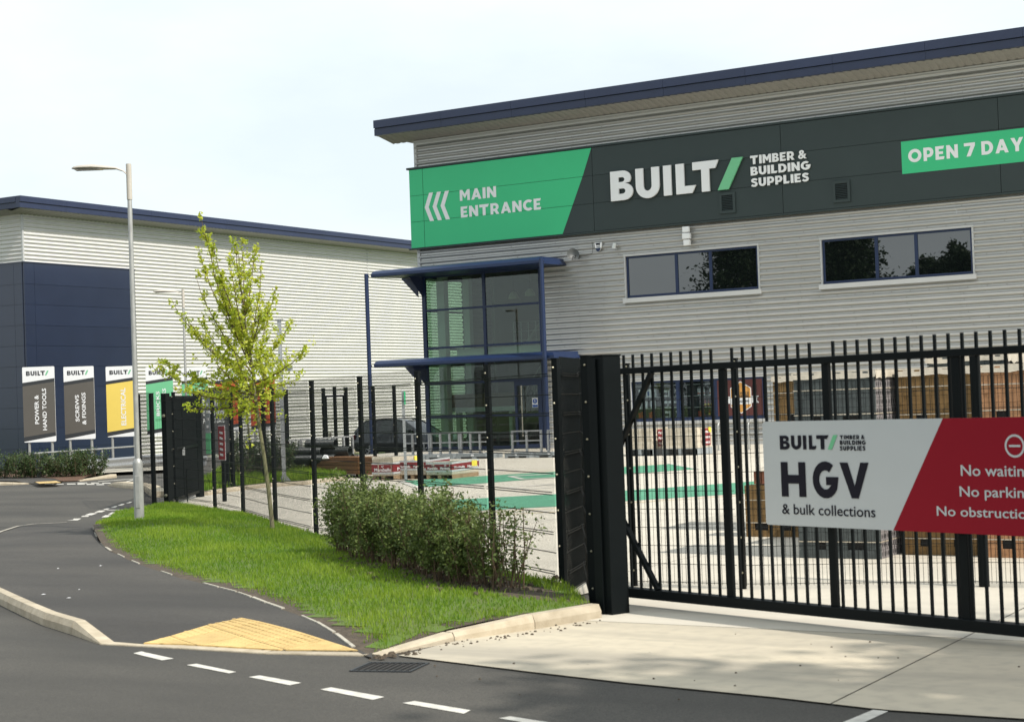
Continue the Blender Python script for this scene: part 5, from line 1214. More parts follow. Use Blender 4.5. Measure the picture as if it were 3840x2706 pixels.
for k, (p, d, (zb, ztp)) in enumerate(zip(TP, TD, TZ)):
    Wd = (TX[k][1]-TX[k][0])*d/6251.96*1.0; Hs = ztp-zb; z0 = gz(*p)
    t = thing('totem_sign', tl_[k], 'sign', (*p, z0), cam_right_angle, 'upright department signs in a row')
    b0_ = zb-z0; h2 = Wd/2; col = M[TX[k][7]]
    part('panel', MB().prism(rrect(-h2, h2, b0_, b0_+Hs, .035), (0,1,0), .03), M['white'], t)
    def yz(f): return b0_+Hs*(1-f)
    part('dark_stripe', MB().prism([(-h2, yz(.255)), (h2, yz(.205)), (h2, yz(.158)), (-h2, yz(.208))], (0,1,0), .0015, o=(0,-.002,0)), M['sign_dark'], t); part('dark_stripe', MB().prism([(-h2, yz(.99)), (h2, yz(.925)), (h2, yz(.875)), (-h2, yz(.93))], (0,1,0), .0015, o=(0,-.002,0)), M['sign_dark'], t)
    part('colour_field', MB().prism([(-h2, yz(.93)), (h2, yz(.875)), (h2, yz(.205)), (-h2, yz(.255))], (0,1,0), .0015, o=(0,-.002,0)), col, t)
    mb = MB(); lx = -h2*.76; lw = Wd*.60
    for ch, (u0, u1) in cw.items():
        vs, fs = glyph_mesh(LOGO[ch]); place_glyphs(mb, vs, fs, (lx+lw*u0, yz(.115), lx+lw*u1, yz(.055)), (0,-.0005,0), EX, EZ, FN, .002)
    part('lettering', mb, M['sign_dark'], t)
    vs, fs = glyph_mesh(LOGO['/']); part('slash', place_glyphs(MB(), vs, fs, (lx+lw*.98, yz(.115), lx+lw*1.18, yz(.055)), (0,-.0005,0), EX, EZ, FN, .002), M['mint'], t)
    two = TX[k][6] is not None; L1, L2 = TX[k][5], TX[k][6]
    if k == 0: rs = [((.36, .49), (.76, .375)), ((.60, .73), (.845, .29))]
    elif k == 1: rs = [((.36, .49), (.755, .39)), ((.58, .71), (.80, .36))]
    elif k == 2: rs = [((.46, .62), (.84, .31))]
    elif k == 6: rs = [((.44, .58), (.62, .33))]
    else: rs = [((.36, .49), (.72, .36)), ((.60, .73), (.76, .32))]
    for txt, ((ua, ub), (fa, fb_)) in zip((L1, L2), rs):
        # runs upwards: text x axis = +z, text up axis = -x
        xr_ = -h2+ub*Wd; part('lettering', text_mb(txt, (0, 0, Hs*(fa-fb_), (ub-ua)*Wd), (xr_, -.0025, yz(fa)), (0,0,1), (-1,0,0), FN, .002, .02, 1.0), M['white'], t)
    for sx in (-h2*.72, h2*.72): part('leg', MB().tube([(sx, .07, -.1), (sx, .07, b0_+Hs*.92)], .045, 10), M['galv_pole'], t, smooth=True)

# crash barrier with handrail above
cbp = [Vector((-38.87, 36.57)), Vector((-38.781, 37.904)), Vector((-38.714, 39.109)), Vector((-38.843, 40.779)), Vector((-38.995, 42.668)), Vector((-39.137, 44.446))]
cb = thing('crash_barrier', 'galvanised crash barrier with a round handrail in front of the department signs', 'barrier', (*cbp[2], gz(*cbp[2])))
for i in range(len(cbp)-1):
    a, b = cbp[i], cbp[i+1]; d = (b-a).normalized(); n = Vector((d.y, -d.x)); n = n if n.dot(-a) > 0 else -n; mb = MB()
    pf = [(0,.0),(.05,.045),(.05,.08),(0,.14),(0,.18),(.05,.24),(.05,.275),(0,.32)]
    za, zb = gz(*a)+.20, gz(*b)+.20; e = .008
    for s_, z in ((a+d*e, za), (b-d*e, zb)): mb.v += [(s_.x+n.x*(u_+.08), s_.y+n.y*(u_+.08), z+v_) for u_, v_ in pf]
    mb.f = [(k, k+1, k+9, k+8) for k in range(7)]; mb.m = [0]*7
    part('beam_section', mb, M['galv'], cb, world=True)
for i, a in enumerate(cbp):
    z = gz(*a); part('support_post', MB().box(a.x-.06, a.x+.06, a.y-.05, a.y+.05, z-.1, z+.50), M['galv'], cb, world=True)
    if i < 5: part('handrail_post', MB().tube([(*a, z+.50), (*a, z+.84)], .024, 8), M['galv_pole'], cb, world=True)
part('handrail', MB().tube([(*(cbp[0]-(cbp[1]-cbp[0])*.12), gz(*cbp[0])+.84)]+[(*p, gz(*p)+.84) for p in cbp], .026, 8), M['galv_pole'], cb, smooth=True, world=True)

# cycle hoops
hp0 = thing('cycle_hoop', 'steel cycle hoop on the paving by the shop window, left of the pair', 'cycle hoop', (*(-21.327, 48.205), .28), 0, 'cycle hoops by the store wall')
path = [(0,0,0), (0,0,.72)]+[(0, .35-.35*math.cos(math.radians(a)), .72+.20*math.sin(math.radians(a))) for a in range(20, 180, 20)]+[(0,.70,.72), (0,.70,0)]
part('hoop', MB().tube(path, .026, 10), M['galv_pole'], hp0, smooth=True); part('flange', MB().lathe([(.07,0),(.07,.01),(.0,.01)], n=10).lathe([(.07,0),(.07,.01),(.0,.01)], o=(0,.70,0), n=10), M['galv'], hp0)
dup(hp0, (*(-20.381, 48.391), .28), label='steel cycle hoop just left of the HGV sign, right of the pair')

# ================================================================== STOCK IN THE YARD
def bricks_mesh(kind, nx_, nz_, ny_, bw, bh, m, mh, seed, perf_right=True, perf_front=False):
    """pack of bricks: front face y=0, body behind; every visible brick end is its own block"""
    rs = random.Random(seed); mb = MB(); W_ = nx_*bw; D_ = ny_*bw
    mb.box(.02, W_-.02, .02, D_-.02, .0, nz_*bh-.01, 1)
    for k in range(nz_):
        for i in range(nx_):
            hole = (k == 1 and (nx_*.18 < i+.5 < nx_*.36 or nx_*.62 < i+.5 < nx_*.80))
            if hole: continue
            j = rs.uniform(-.004, .004); mb.box(i*bw+.002, (i+1)*bw-.002, j, .05, k*bh+.002, (k+1)*bh-.002, 0)
            if perf_front:
                for q in (.28, .72): mb.box(i*bw+bw*q-.008, i*bw+bw*q+.008, j-.0012, j-.0005, k*bh+bh*.28, k*bh+bh*.72, 1)
        for i in range(ny_):
            if k == 1 and (ny_*.18 < i+.5 < ny_*.36 or ny_*.62 < i+.5 < ny_*.80) and perf_right == 'plain': continue
            j = rs.uniform(-.004, .004); mb.box(W_-.05, W_+j, .052+i*bw+.002, .052+(i+1)*bw-.002, k*bh+.002, (k+1)*bh-.002, 2)
            if perf_right is True:
                for q in (.5,):
                    yc = .052+i*bw+bw*q; zc = k*bh+bh*.5; mb.add([(W_+j+.0012, yc+math.cos(t)*.014, zc+math.sin(t)*.030) for t in [a*math.pi/4 for a in range(8)]], [tuple(range(8))], 1)
    for i in range(nx_):
        for j2_ in range(2): mb.box(i*bw+.002, (i+1)*bw-.002, .05+j2_*.11, .155+j2_*.11, nz_*bh-.009, nz_*bh+rs.uniform(-.002, .003), 0)
    return mb, W_, D_
PK = {}
def brick_pack(label, loc, mkey, seed, n=(15, 7, 16), hsh=.104, perf=True, pf=False, cat='brick pack', group='strapped brick packs stacked in the yard', cap=False):
    t = thing('brick_pack', label, cat, loc, 0, group)
    key = (mkey, n, perf, pf)
    if key not in PK:
        mb, W_, D_ = bricks_mesh(mkey, n[0], n[1], n[2], .067, hsh, None, None, seed, perf, pf)
        PK[key] = (make_mesh('brick_stack', mb, [M[mkey], M['gap'], M[{'brick_grey': 'brick_perf', 'brick_brown': 'brick_orange'}.get(mkey, mkey) if perf is True else mkey]]), W_, D_)
    me, W_, D_ = PK[key]; link('brick_stack', me, t, kind='stuff')
    H_ = n[1]*hsh
    for f_ in (.28, .70):
        z = H_*f_+random.uniform(-.02, .02)
        part('strap', MB().box(-.006, W_+.008, -.009, -.006, z, z+.012).box(W_+.005, W_+.008, -.006, D_+.05, z, z+.012), M['wrap'], t)
    if cap:
        mb = MB(); nn = 9; vs = []
        for a in range(nn):
            for b in range(3): vs.append((-.02+(W_+.04)*a/(nn-1), -.015+b*.02-(.0 if b else .0), H_+.015-b*.0-(.07+.03*random.random() if b == 0 else 0)))
        mb.add(vs, [(a*3+b, a*3+b+1, (a+1)*3+b+1, (a+1)*3+b) for a in range(nn-1) for b in range(2)])
        mb.box(-.02, W_+.02, .02, D_+.06, H_+.012, H_+.02); vs = []
        for a in range(nn):
            y_ = D_*a/(nn-1); vs += [(W_+.015, y_, H_+.02), (W_+.03, y_, H_-.07-.05*random.random())]
        mb.add(vs, [(2*a, 2*a+1, 2*a+3, 2*a+2) for a in range(nn-1)])
        part('plastic_cap', mb, M['wrap'], t)
    return t
hsh = .104; PH = 7*hsh+.012
def stack(base, cols, names, mkeys, perf=True, lift=0.):
    for k in range(len(mkeys)):
        brick_pack(names[k], (base[0]+random.uniform(-.01,.01), base[1]+random.uniform(-.01,.01), gz(*base)+.012+lift+k*PH), mkeys[k], 11+k, perf=perf, cap=(k == len(mkeys)-1 and perf))
L1_ = (-9.236, 21.702); A1 = (-9.035, 22.18); B1_ = (-7.397, 19.001); C1_ = (-6.295, 19.581)
brick_pack('low brown brick pack with a forklift gap, alone left of the tall stacks', (L1_[0], L1_[1], 0), 'brick_brown', 5, n=(13, 7, 8), perf='plain')
rt = thing('tile_bundle', 'small bundle of red tiles on top of the low brown brick pack', 'tile bundle', (L1_[0]+.12, L1_[1]+.02, .745), 0)
for k in range(10): part('tile', MB().box(.02+k*.06, .068+k*.06, 0, .4, 0, .17), M['brick_red'], rt)
part('cover_sheet', MB().hexa([(0,-.02,.172),(.64,-.02,.172),(.64,.42,.172),(0,.42,.172)], [(.05,.02,.20),(.6,.03,.25),(.6,.4,.21),(.08,.38,.24)]), M['wrap'], rt)
stack((A1[0], A1[1]+.25), 3, ['brown brick pack, bottom of the stack behind the sign left edge', 'brown brick pack, middle of the stack behind the sign left edge', 'orange-brown brick pack on top, just above the sign left corner'], ['brick_brown', 'brick_brown', 'brick_brown'], perf='plain')
stack(B1_, 3, ['grey brick pack at ground level showing below the grey half of the sign', 'grey brick pack hidden behind the sign', 'grey brick pack on top with a pale plastic cap, above the sign middle'], ['brick_grey', 'brick_grey', 'brick_grey'])
B2_ = (B1_[0]+.02, B1_[1]+1.35)
stack((B2_[0]+.6, B2_[1]), 3, ['perforated grey brick pack at the bottom behind the front grey stack', 'perforated grey brick pack in the middle behind the front grey stack', 'perforated grey brick pack on top behind the front grey stack'], ['brick_perf', 'brick_perf', 'brick_perf'])
stack((B2_[0]+.62, B2_[1]+1.35), 3, ['dark grey brick pack, bottom of the third grey stack back', 'dark grey brick pack, middle of the third grey stack back', 'dark grey brick pack on top of the third grey stack back'], ['brick_grey', 'brick_grey', 'brick_grey'])
stack(C1_, 3, ['buff-brown brick pack at ground level below the red half of the sign', 'buff-brown brick pack hidden behind the red half of the sign', 'buff-brown brick pack on top, above the slanted edge of the red field'], ['brick_brown', 'brick_brown', 'brick_brown'])
C2_ = (C1_[0]-.1, C1_[1]+1.5)
stack(C2_, 3, ['grey brick pack at the bottom of the tallest stack', 'grey brick pack in the middle of the tallest stack', 'charcoal brick pack topping the tallest stack, above the buff bricks'], ['brick_grey', 'brick_grey', 'brick_grey'], lift=.16)
bp_ = thing('timber_pallet', 'timber pallet under the tallest brick stack', 'pallet', (C2_[0], C2_[1], 0))
part('deck', MB().box(0,1.0,0,1.05,.13,.155), M['wood'], bp_)
for k in range(3): part('pallet_block', MB().box(k*.45,k*.45+.1,0,1.05,0,.129), M['wood'], bp_)
D1_ = (-5.482, 19.397)
stack((D1_[0]+.20, D1_[1]+.0), 3, ['orange perforated brick pack at ground level near the right edge', 'orange perforated brick pack hidden behind the sign near the right edge', 'orange perforated brick pack on top near the right edge'], ['brick_orange', 'brick_orange', 'brick_orange'])
stack((D1_[0]+.25, D1_[1]+1.4), 3, ['orange perforated pack at the bottom of the second orange stack', 'orange perforated pack in the middle of the second orange stack', 'orange perforated pack topping the second orange stack'], ['brick_orange', 'brick_orange', 'brick_orange'])
stack((D1_[0]+1.5, D1_[1]+.1), 3, ['brown pack at the bottom of the stack at the right edge of view', 'brown pack in the middle of the stack at the right edge of view', 'brown pack on top of the stack at the right edge of view'], ['brick_brown', 'brick_brown', 'brick_orange'])

def wrapped_pallet(label, x0, x1, y0, y1, ztop, zl0, zl1, gap_base=.13, labels=2, col='wrap', ybl=True, pal='wood'):
    z0 = gz((x0+x1)/2, y0); t = thing('wrapped_pallet', label, 'pallet', (x0, y0, z0), 0, 'wrapped paving pallets')
    W_, D_ = x1-x0, y1-y0
    p = part('pallet', MB().box(0, W_, 0, D_, gap_base-.02, gap_base), M[pal], t)
    for k in range(3):
        xx = k*(W_-.1)/2; part('pallet_block', MB().box(xx, xx+.1, 0, D_, 0, gap_base-.021), M[pal], p)
    for k in range(4):
        yy = k*(D_-.1)/3; part('pallet_block', MB().box(W_-.098, W_+.002, yy, yy+.1, 0.001, gap_base-.022), M[pal], p)
    n = 8; mb = MB(); rs = random.Random(hash(label) % 1000)
    def ringz(z, k): return [(rs.uniform(-.012,.012)+(W_ if q in (1,2) else 0), rs.uniform(-.01,.01)+(D_ if q in (2,3) else 0), z+(rs.uniform(-.03,.03) if k == n else 0)) for q in range(4)]
    H_ = ztop-z0; rings = [ringz(gap_base+(H_-gap_base)*k/n, k) for k in range(n+1)]
    for r_ in rings: mb.v += r_
    mb.f = [(k*4+q, k*4+(q+1) % 4, (k+1)*4+(q+1) % 4, (k+1)*4+q) for k in range(n) for q in range(4)]+[tuple(n*4+q for q in range(4))]; mb.m = [0]*len(mb.f)
    part('wrapped_blocks', mb, M[col], t)
    if zl1:
        a, b = zl0-z0, zl1-z0
        part('printed_band', MB().add([(-.004,-.016,a-.05),(W_+.016,-.016,a-.05),(W_+.016,D_,a-.02),(-.004,-.016,b+.05),(W_+.016,-.016,b+.05),(W_+.016,D_,b+.08)], [(0,1,4,3),(1,2,5,4)]), M['signgrey'], t)
        part('red_band', MB().add([(-.004,-.018,a),(W_+.018,-.018,a),(W_+.018,D_,a+.03),(-.004,-.018,b),(W_+.018,-.018,b),(W_+.018,D_,b+.03)], [(0,1,4,3),(1,2,5,4)]), M['red'], t)
        for k in range(labels):
            xa = W_*(k+.12)/labels; xb = W_*(k+.90)/labels; h_ = b-a
            part('lettering', text_mb('Marshalls', (xa, a+h_*.10, xb, a+h_*.52), (0,-.018,0), EX, EZ, FN, .001, .02), M['white'], t)
            part('swirl', MB().tube([((xa+xb)/2+math.cos(s_*.9)*.035*(1-s_*.10), -.021, a+h_*.72+math.sin(s_*.9)*.035*(1-s_*.10)) for s_ in range(8)], .005, 4), M['white'], t)
            ya = D_*(k+.12)/labels; yb = D_*(k+.90)/labels
            part('lettering', text_mb('Marshalls', (ya, a+h_*.12+.012, yb, a+h_*.52+.012), (W_+.018,0,0), (0,1,0), EZ, (1,0,0), .001, .02), M['white'], t)
        part('strap', MB().box(W_*.30, W_*.33, -.024, -.021, gap_base, H_-.01).box(W_*.92, W_*.94, -.024, -.021, gap_base, H_-.01), M['wrap'], t)
    if ybl: part('ticket', MB().add([(W_+.024,D_*.72,H_-.16),(W_+.024,D_*.92,H_-.17),(W_+.024,D_*.92,H_-.02),(W_+.024,D_*.72,H_-.01)], [(0,1,2,3)]), M['yellow'], t)
    return t
p1a, p1b = (-25.243, 35.092), (-24.583, 35.227); p2a, p2b = (-24.659, 35.336), (-23.754, 35.34); p3a, p3b = (-23.655, 35.23), (-22.885, 35.347); p3c = (-23.022, 36.591)
z1t = zat(1440,1712,p1a[0],p1a[1]); z2t = zat(1540,1733,p2a[0],p2a[1]); z3t = zat(1650,1729,p3a[0],p3a[1])
wrapped_pallet('tall wrapped paving pallet with a red band, leftmost of the three in the yard', p1a[0], p1b[0], p1a[1], p1a[1]+1.3, z1t, zat(1440,1768,p1a[0],p1a[1]), zat(1440,1740,p1a[0],p1a[1]), labels=1)
wrapped_pallet('wrapped paving pallet between the two others, behind the slim sign post', p2a[0]+.03, p2b[0]-.02, p2a[1]+.05, p2a[1]+1.15, z2t, zat(1540,1754,p2a[0],p2a[1]), zat(1540,1731.5,p2a[0],p2a[1]), labels=2, ybl=False)
wrapped_pallet('low wide wrapped paving pallet with a yellow ticket on its right corner', p3a[0], p3b[0], p3a[1], p3c[1]-.1, z3t, zat(1650,1760,p3a[0],p3a[1]), zat(1650,1739,p3a[0],p3a[1]), labels=2)
q1a, q1b = (-23.087, 45.363), (-22.406, 45.191); q2a, q2b = (-21.92, 45.069), (-20.83, 44.794)
zt2 = zat(2500,1606,q2a[0],q2a[1]); zl2 = zat(2500,1683,q2a[0],q2a[1])
for lab, xa, xb in (('tan shrink-wrapped pallet below the shop window, left of the pair', q1a[0]-.1, q1b[0]+.1), ('tan shrink-wrapped pallet with a red side label and yellow ticket, below the shop window', q2a[0]-.05, q2b[0])):
    wp = wrapped_pallet(lab, xa, xb, q1a[1]+.15, q1a[1]+1.25, zt2, 0, 0, gap_base=zl2-gz(xa, q1a[1]), pal='grey_plastic')
    W_ = xb-xa; hh = zt2-gz(xa, q1a[1]); part('side_label', MB().add([(W_+.02,.35,hh-.55),(W_+.02,.95,hh-.55),(W_+.02,.95,hh-.04),(W_+.02,.35,hh-.04)], [(0,1,2,3)]), M['red'], wp)
    for r_ in range(3): part('lettering', text_mb('Marshalls', (.40, hh-.18-r_*.16, .90, hh-.10-r_*.16), (W_+.02,0,0), (0,1,0), EZ, (1,0,0), .001, .02), M['white'], wp)
    part('strap', MB().box(W_*.25, W_*.28, -.016, -.013, .3, hh-.01).box(W_*.62, W_*.65, -.016, -.013, .3, hh-.01), M['wrap'], wp)

# steel frame barriers standing on grey plastic blocks
def frame_barrier(label, p, q, zb, h, legs=4):
    p = Vector(p); q = Vector(q); d = (q-p); L = d.length; t = thing('frame_barrier', label, 'barrier', (*p, zb), math.atan2(d.y, d.x), 'galvanised frame barriers')
    part('top_rail', MB().box(0, L, -.02, .02, h-.045, h), M['galv'], t); part('middle_rail', MB().box(0, L, -.018, .018, h*.50, h*.50+.04), M['galv'], t)
    for k in range(legs):
        x = (L-.055)*k/(legs-1)
        part('upright', MB().box(x, x+.055, -.035, -.0205, 0, h-.046).box(x, x+.055, .0205, .035, 0, h-.046), M['galv'], t)
    return t
def foot_block(label, p, q, z0, h, dpt=.45):
    p = Vector(p); q = Vector(q); d = q-p; L = d.length; t = thing('barrier_block', label, 'barrier block', (*p, z0), math.atan2(d.y, d.x), 'grey plastic barrier blocks')
    part('block_body', MB().box(0, L, 0, dpt, h*.42, h).box(0, L*.12, 0, dpt, 0, h*.419).box(L*.44, L*.56, 0, dpt, 0, h*.419).box(L*.88, L, 0, dpt, 0, h*.419), M['grey_plastic'], t)
    part('recess', MB().box(L*.12, L*.44, .04, dpt-.02, 0.0, h*.418).box(L*.56, L*.88, .04, dpt-.02, 0, h*.418), M['dark_plastic'], t)
    part('tag_plate', MB().box(L*.42, L*.50, -.004, -.001, h*.55, h*.90), M['white'], t)
    return t
ybar = (-30.153, 45.587)[1]
xs_ = [v[0] for v in [(-31.623, 45.928), (-30.562, 45.681), (-29.384, 45.408), (-28.229, 45.141)]]
xr2 = [v[0] for v in [(-27.489, 45.562), (-26.37, 45.293), (-26.168, 45.245), (-25.109, 44.991)]]
zb_ = zat(1650,1702,xs_[1],ybar); hb_ = zat(1650,1621,xs_[1],ybar)-zb_
nm = ['left', 'middle', 'right']
for k in range(3): frame_barrier(('leftmost galvanised frame barrier of the row before the glazed entrance', 'galvanised frame barrier in the middle of the row before the glazed entrance', 'right-hand galvanised frame barrier of the row before the glazed entrance')[k], (xs_[k]+.01, ybar+.2), (xs_[k+1]-.01, ybar+.2), zb_, hb_, 4)
for k, (a, b) in enumerate(((xr2[0], xr2[1]), (xr2[2], xr2[3]))): frame_barrier(('galvanised frame barrier directly in front of the entrance door', 'galvanised frame barrier at the right jamb of the glazed entrance')[k], (a, ybar+.3), (b, ybar+.3), zb_, hb_, 3 if k == 0 else 4)
bls = ['grey barrier block under the left end of the frame row', 'grey barrier block, second under the frame row', 'grey barrier block at the right end under the frame row', 'grey barrier block left of the entrance door', 'grey barrier block right of the entrance door', 'grey barrier block beside the corner fence post']
bb = [(1523,1600),(1602,1690),(1700,1812),(1855,1935),(1955,2052),(2054,2130)]
XB = [v[0] for v in [(-31.623, 45.928), (-30.649, 45.702), (-30.624, 45.696), (-29.541, 45.445), (-29.42, 45.417), (-28.089, 45.108), (-27.59, 44.992), (-26.68, 44.781), (-26.455, 44.729), (-25.388, 44.482), (-25.366, 44.477), (-24.551, 44.288)]]
for k in range(6):
    foot_block(bls[k], (XB[2*k], ybar), (XB[2*k+1], ybar), gz(XB[2*k], ybar), (zb_-gz(XB[2*k], ybar)), .7)
    foot_block(bls[k]+', upper one set back', (XB[2*k]+.12, ybar+.45), (XB[2*k+1]+.05, ybar+.45), zb_-.16, .155, .5) if k > 2 else None
lft = [(-30.055, 36.818), (-30.046, 37.522), (-30.027, 38.232), (-29.998, 38.948), (-29.926, 39.69), (-29.774, 40.479)]
for k in range(5):
    a, b = Vector(lft[k]), Vector(lft[k+1]); z = gz(*a); n = (b-a); 
    frame_barrier(('leaning frame barrier left of the camera pole', 'frame barrier just right of the camera pole behind the pipes', 'third frame barrier behind the black pipes', 'fourth frame barrier behind the black pipes', 'frame barrier at the right end behind the black pipes')[k], a+n*.02, b-n*.02, z+.30, .72, 3)
    foot_block(('grey block under the leaning frame barrier', 'grey block right of the camera pole', 'grey block behind the first pipes', 'grey block behind the middle of the pipes', 'grey block behind the right end of the pipes')[k], a, b, z, .29, .4)

# corrugated drain pipes
def pipe(label, p, q, z, r=.135):
    p = Vector((*p, z)); q = Vector((*q, z)); L = (q-p).length; t = thing('drain_pipe', label, 'pipe', p, 0, 'stacked corrugated drain pipes')
    prof = []; n_ = int(L/.045)
    for k in range(n_+1): prof += [(r-.012, k*.045), (r, k*.045+.010), (r, k*.045+.030), (r-.012, k*.045+.040)]
    part('pipe_wall', MB().lathe(prof+[(r-.024, prof[-1][1]), (r-.024, 0), (r-.012, 0)], ax=(q-p), n=14), M['pipe'], t, smooth=True)
pq = [(1075,1240,1716,.0),(1145,1262,1716,.02),(1180,1330,1718,.0),(1068,1215,1695,.27),(1150,1300,1700,.26),(1222,1340,1704,.24),(1120,1290,1690,.5)]
PZ = [(-33.433, 42.89), (-32.681, 43.174)]
bx0, by0 = (-29.235, 36.84)
for k, (dx, dz, ox) in enumerate(((0,.15,.1),(.28,.15,.35),(.56,.15,.6),(.84,.15,1.0),(.14,.39,-.1),(.42,.39,.75),(.30,.62,.5))):
    lab = ('black corrugated drain pipe nearest the camera pole, on the ground', 'black drain pipe second along on the ground', 'black drain pipe third along on the ground', 'black drain pipe at the right on the ground', 'black drain pipe in the left of the second layer', 'black drain pipe in the right of the second layer', 'black drain pipe alone on top of the heap')[k]
    c = Vector((bx0, by0))+Vector((cf.x, cf.y)).normalized()*dx; dirn = Vector((.97, .02))
    a = c+dirn*(ox); b = c+dirn*(ox+1.0+.12*(k % 3)); z = .50+dz*.87
    pipe(lab, a, b, z)
# brown sleepers
t0, t1, t2 = Vector((-28.948, 37.0)), Vector((-25.516, 35.426)), Vector((-28.833, 40.074))
for k in range(4):
    for j in range(3):
        if k == 3 and j == 2: continue
        tz = gz(*t0)+.10+k*.115; lab = ('lowest', 'second', 'third', 'top')[k]+' layer brown sleeper, '+('front', 'middle', 'rear')[j]+' of the timber stack behind the fence'
        sl_ = thing('sleeper', lab, 'timber', (t0.x+random.uniform(-.05,.05)+(.3 if k == 3 else 0), t0.y+.02+j*.26, tz), math.atan2(t1.y-t0.y+.35, t1.x-t0.x), 'brown timber sleepers in a stack')
        part('timber', MB().box(0, (t1-t0).length-.05, 0, .24, 0, .105), M['timber'], sl_, bevel=.008)
for k in range(3):
    b_ = thing('bearer', ('left', 'middle', 'right')[k]+' pale bearer under the sleeper stack', 'bearer', (t0.x+.3+k*((t1-t0).length-.8)/2, t0.y-.02, gz(*t0)), math.atan2(t1.y-t0.y+.35, t1.x-t0.x))
    part('batten', MB().box(0,.09,0,.8,0,.095), M['wood'], b_)
rk = thing('stone', 'white lump of rubble lying on the sleepers by a fence post', 'stone', (*(t0+(t1-t0)*.27), gz(*t0)+.5), .3)
part('rock', MB().hexa([(0,0,0),(.22,.0,0),(.20,.16,0),(.02,.14,0)], [(.05,.03,.09),(.17,.02,.12),(.16,.12,.10),(.05,.11,.13)]), M['white'], rk, bevel=.02)

# ------------------------------------------------------------------ parked car
def build_car():
    o = (-41.742, 57.8); t = thing('parked_car', 'dark estate car parked beyond the left entrance post', 'car', (o[0], o[1]-.3, gz(o[0], o[1])), math.radians(2))
    H_ = 1.60; L = 4.6; Wd = 1.82
    # side profile (x, z) lower body and greenhouse; nose at +x
    st = [(-.0,.42,.95),(.06,.30,1.02),(.35,.26,1.06),(1.0,.24,1.04),(2.0,.24,1.0),(3.0,.24,.98),(3.35,.24,.97),(4.1,.28,.86),(4.5,.36,.70),(4.6,.45,.58)]
    mb = MB(); vs = []; n = 8
    for x, z0, z1 in st:
        tw = Wd/2*(1-(.10 if x < .1 else 0)-(.12 if x > 4.4 else 0)); m_ = (z0+z1)/2
        ring = [(x,-tw*.92,z0),(x,-tw,z0+.12),(x,-tw*1.0,m_+.1),(x,-tw*.93,z1),(x,tw*.93,z1),(x,tw,m_+.1),(x,tw,z0+.12),(x,tw*.92,z0)]
        vs += ring
    mb.add(vs, [(i*n+k, i*n+(k+1) % n, (i+1)*n+(k+1) % n, (i+1)*n+k) for i in range(len(st)-1) for k in range(n)]+[tuple(range(n)), tuple((len(st)-1)*n+k for k in range(n-1,-1,-1))])
    body = part('body', mb, M['carpaint'], t, smooth=True)
    gl_ = [(.10,1.03,1.05),(.38,1.05,1.42),(.62,1.04,1.54),(1.3,1.02,1.60),(2.1,1.0,1.58),(2.55,.99,1.48),(3.38,.97,.985)]
    vs = []; n = 6; mb = MB()
    for x, z0, z1 in gl_:
        a = Wd/2*.90; b = a-(z1-z0)*.30; vs += [(x,-a,z0),(x,-(a+b)/2,(z0+z1)/2),(x,-b,z1),(x,b,z1),(x,(a+b)/2,(z0+z1)/2),(x,a,z0)]
    mb.add(vs, [(i*n+k, i*n+(k+1) % n, (i+1)*n+(k+1) % n, (i+1)*n+k) for i in range(len(gl_)-1) for k in range(n-1)])
    gh = part('greenhouse', mb, M['glass_car'], t, smooth=True)
    mb = MB()
    roof = [(.36,1.44),(.62,1.555),(1.3,1.615),(2.1,1.595),(2.5,1.51)]; vs = []
    for x, z in roof: b = .66; vs += [(x,-b,z-.035),(x,-b+.12,z),(x,b-.12,z),(x,b,z-.035)]
    mb.add(vs, [(i*4+k, i*4+k+1, (i+1)*4+k+1, (i+1)*4+k) for i in range(4) for k in range(3)])
    for s_ in (-1, 1):
        y0 = s_*.825; y1 = s_*.665
        for (xa, za, xb, zb, w_) in ((.10,1.04,.38,1.44,.12),(.98,1.03,1.06,1.58,.09),(1.98,1.01,1.92,1.59,.09),(3.36,.99,2.5,1.50,.06)):
            mb.beam((xa, y0, za), (xb, y1, zb), .03, w_, up=(1,0,0))
        mb.beam((.36,s_*.665,1.44),(.62,s_*.665,1.555),.04,.05).beam((.62,s_*.665,1.555),(1.3,s_*.665,1.60),.04,.05).beam((1.3,s_*.665,1.60),(2.1,s_*.665,1.585),.04,.05).beam((2.1,s_*.665,1.585),(2.5,s_*.665,1.50),.04,.05)
    part('roof', mb, M['carpaint'], t, smooth=True)
    for x in (.88, 3.55):
        for s_ in (-1, 1):
            wv = part('wheel', MB().lathe([(.21,-.10),(.335,-.10),(.345,-.07),(.345,.07),(.335,.10),(.21,.10)], o=(x, s_*.80, .345), ax=(0,1,0), n=24), M['tyre'], t, smooth=True)
            mb = MB().lathe([(.215,0),(.20,-.02*s_),(.195,-.02*s_)], o=(x, s_*.905, .345), ax=(0,-s_,0) if False else (0,1,0), n=24)
            for k in range(5):
                a = 2*math.pi*k/5+.3; c0 = Vector((x, s_*.905, .345)); mb.beam(c0, c0+Vector((math.cos(a)*.20, 0, math.sin(a)*.20)), .018, .055, up=Vector((0,1,0)).cross(Vector((math.cos(a),0,math.sin(a)))))
            part('rim', mb.disc((x, s_*.912, .345), (0,s_,0), .05, 12), M['rim'], wv)
            part('brake_disc', MB().disc((x, s_*.89, .345), (0,s_,0), .19, 16), M['gap'], wv)
    part('tail_lamp', MB().box(-.015, .10, -.90, -.66, .80, .98).box(-.015,.10,.66,.90,.80,.98), M['gate_red'], t)
    part('headlight', MB().box(4.42, 4.585, -.80, -.50, .58, .72).box(4.42,4.585,.50,.80,.58,.72), M['rim'], t)
    part('door_mirror', MB().box(2.75, 2.92, -1.04, -.86, 1.02, 1.16).box(2.75,2.92,.86,1.04,1.02,1.16), M['carpaint'], t, bevel=.02)
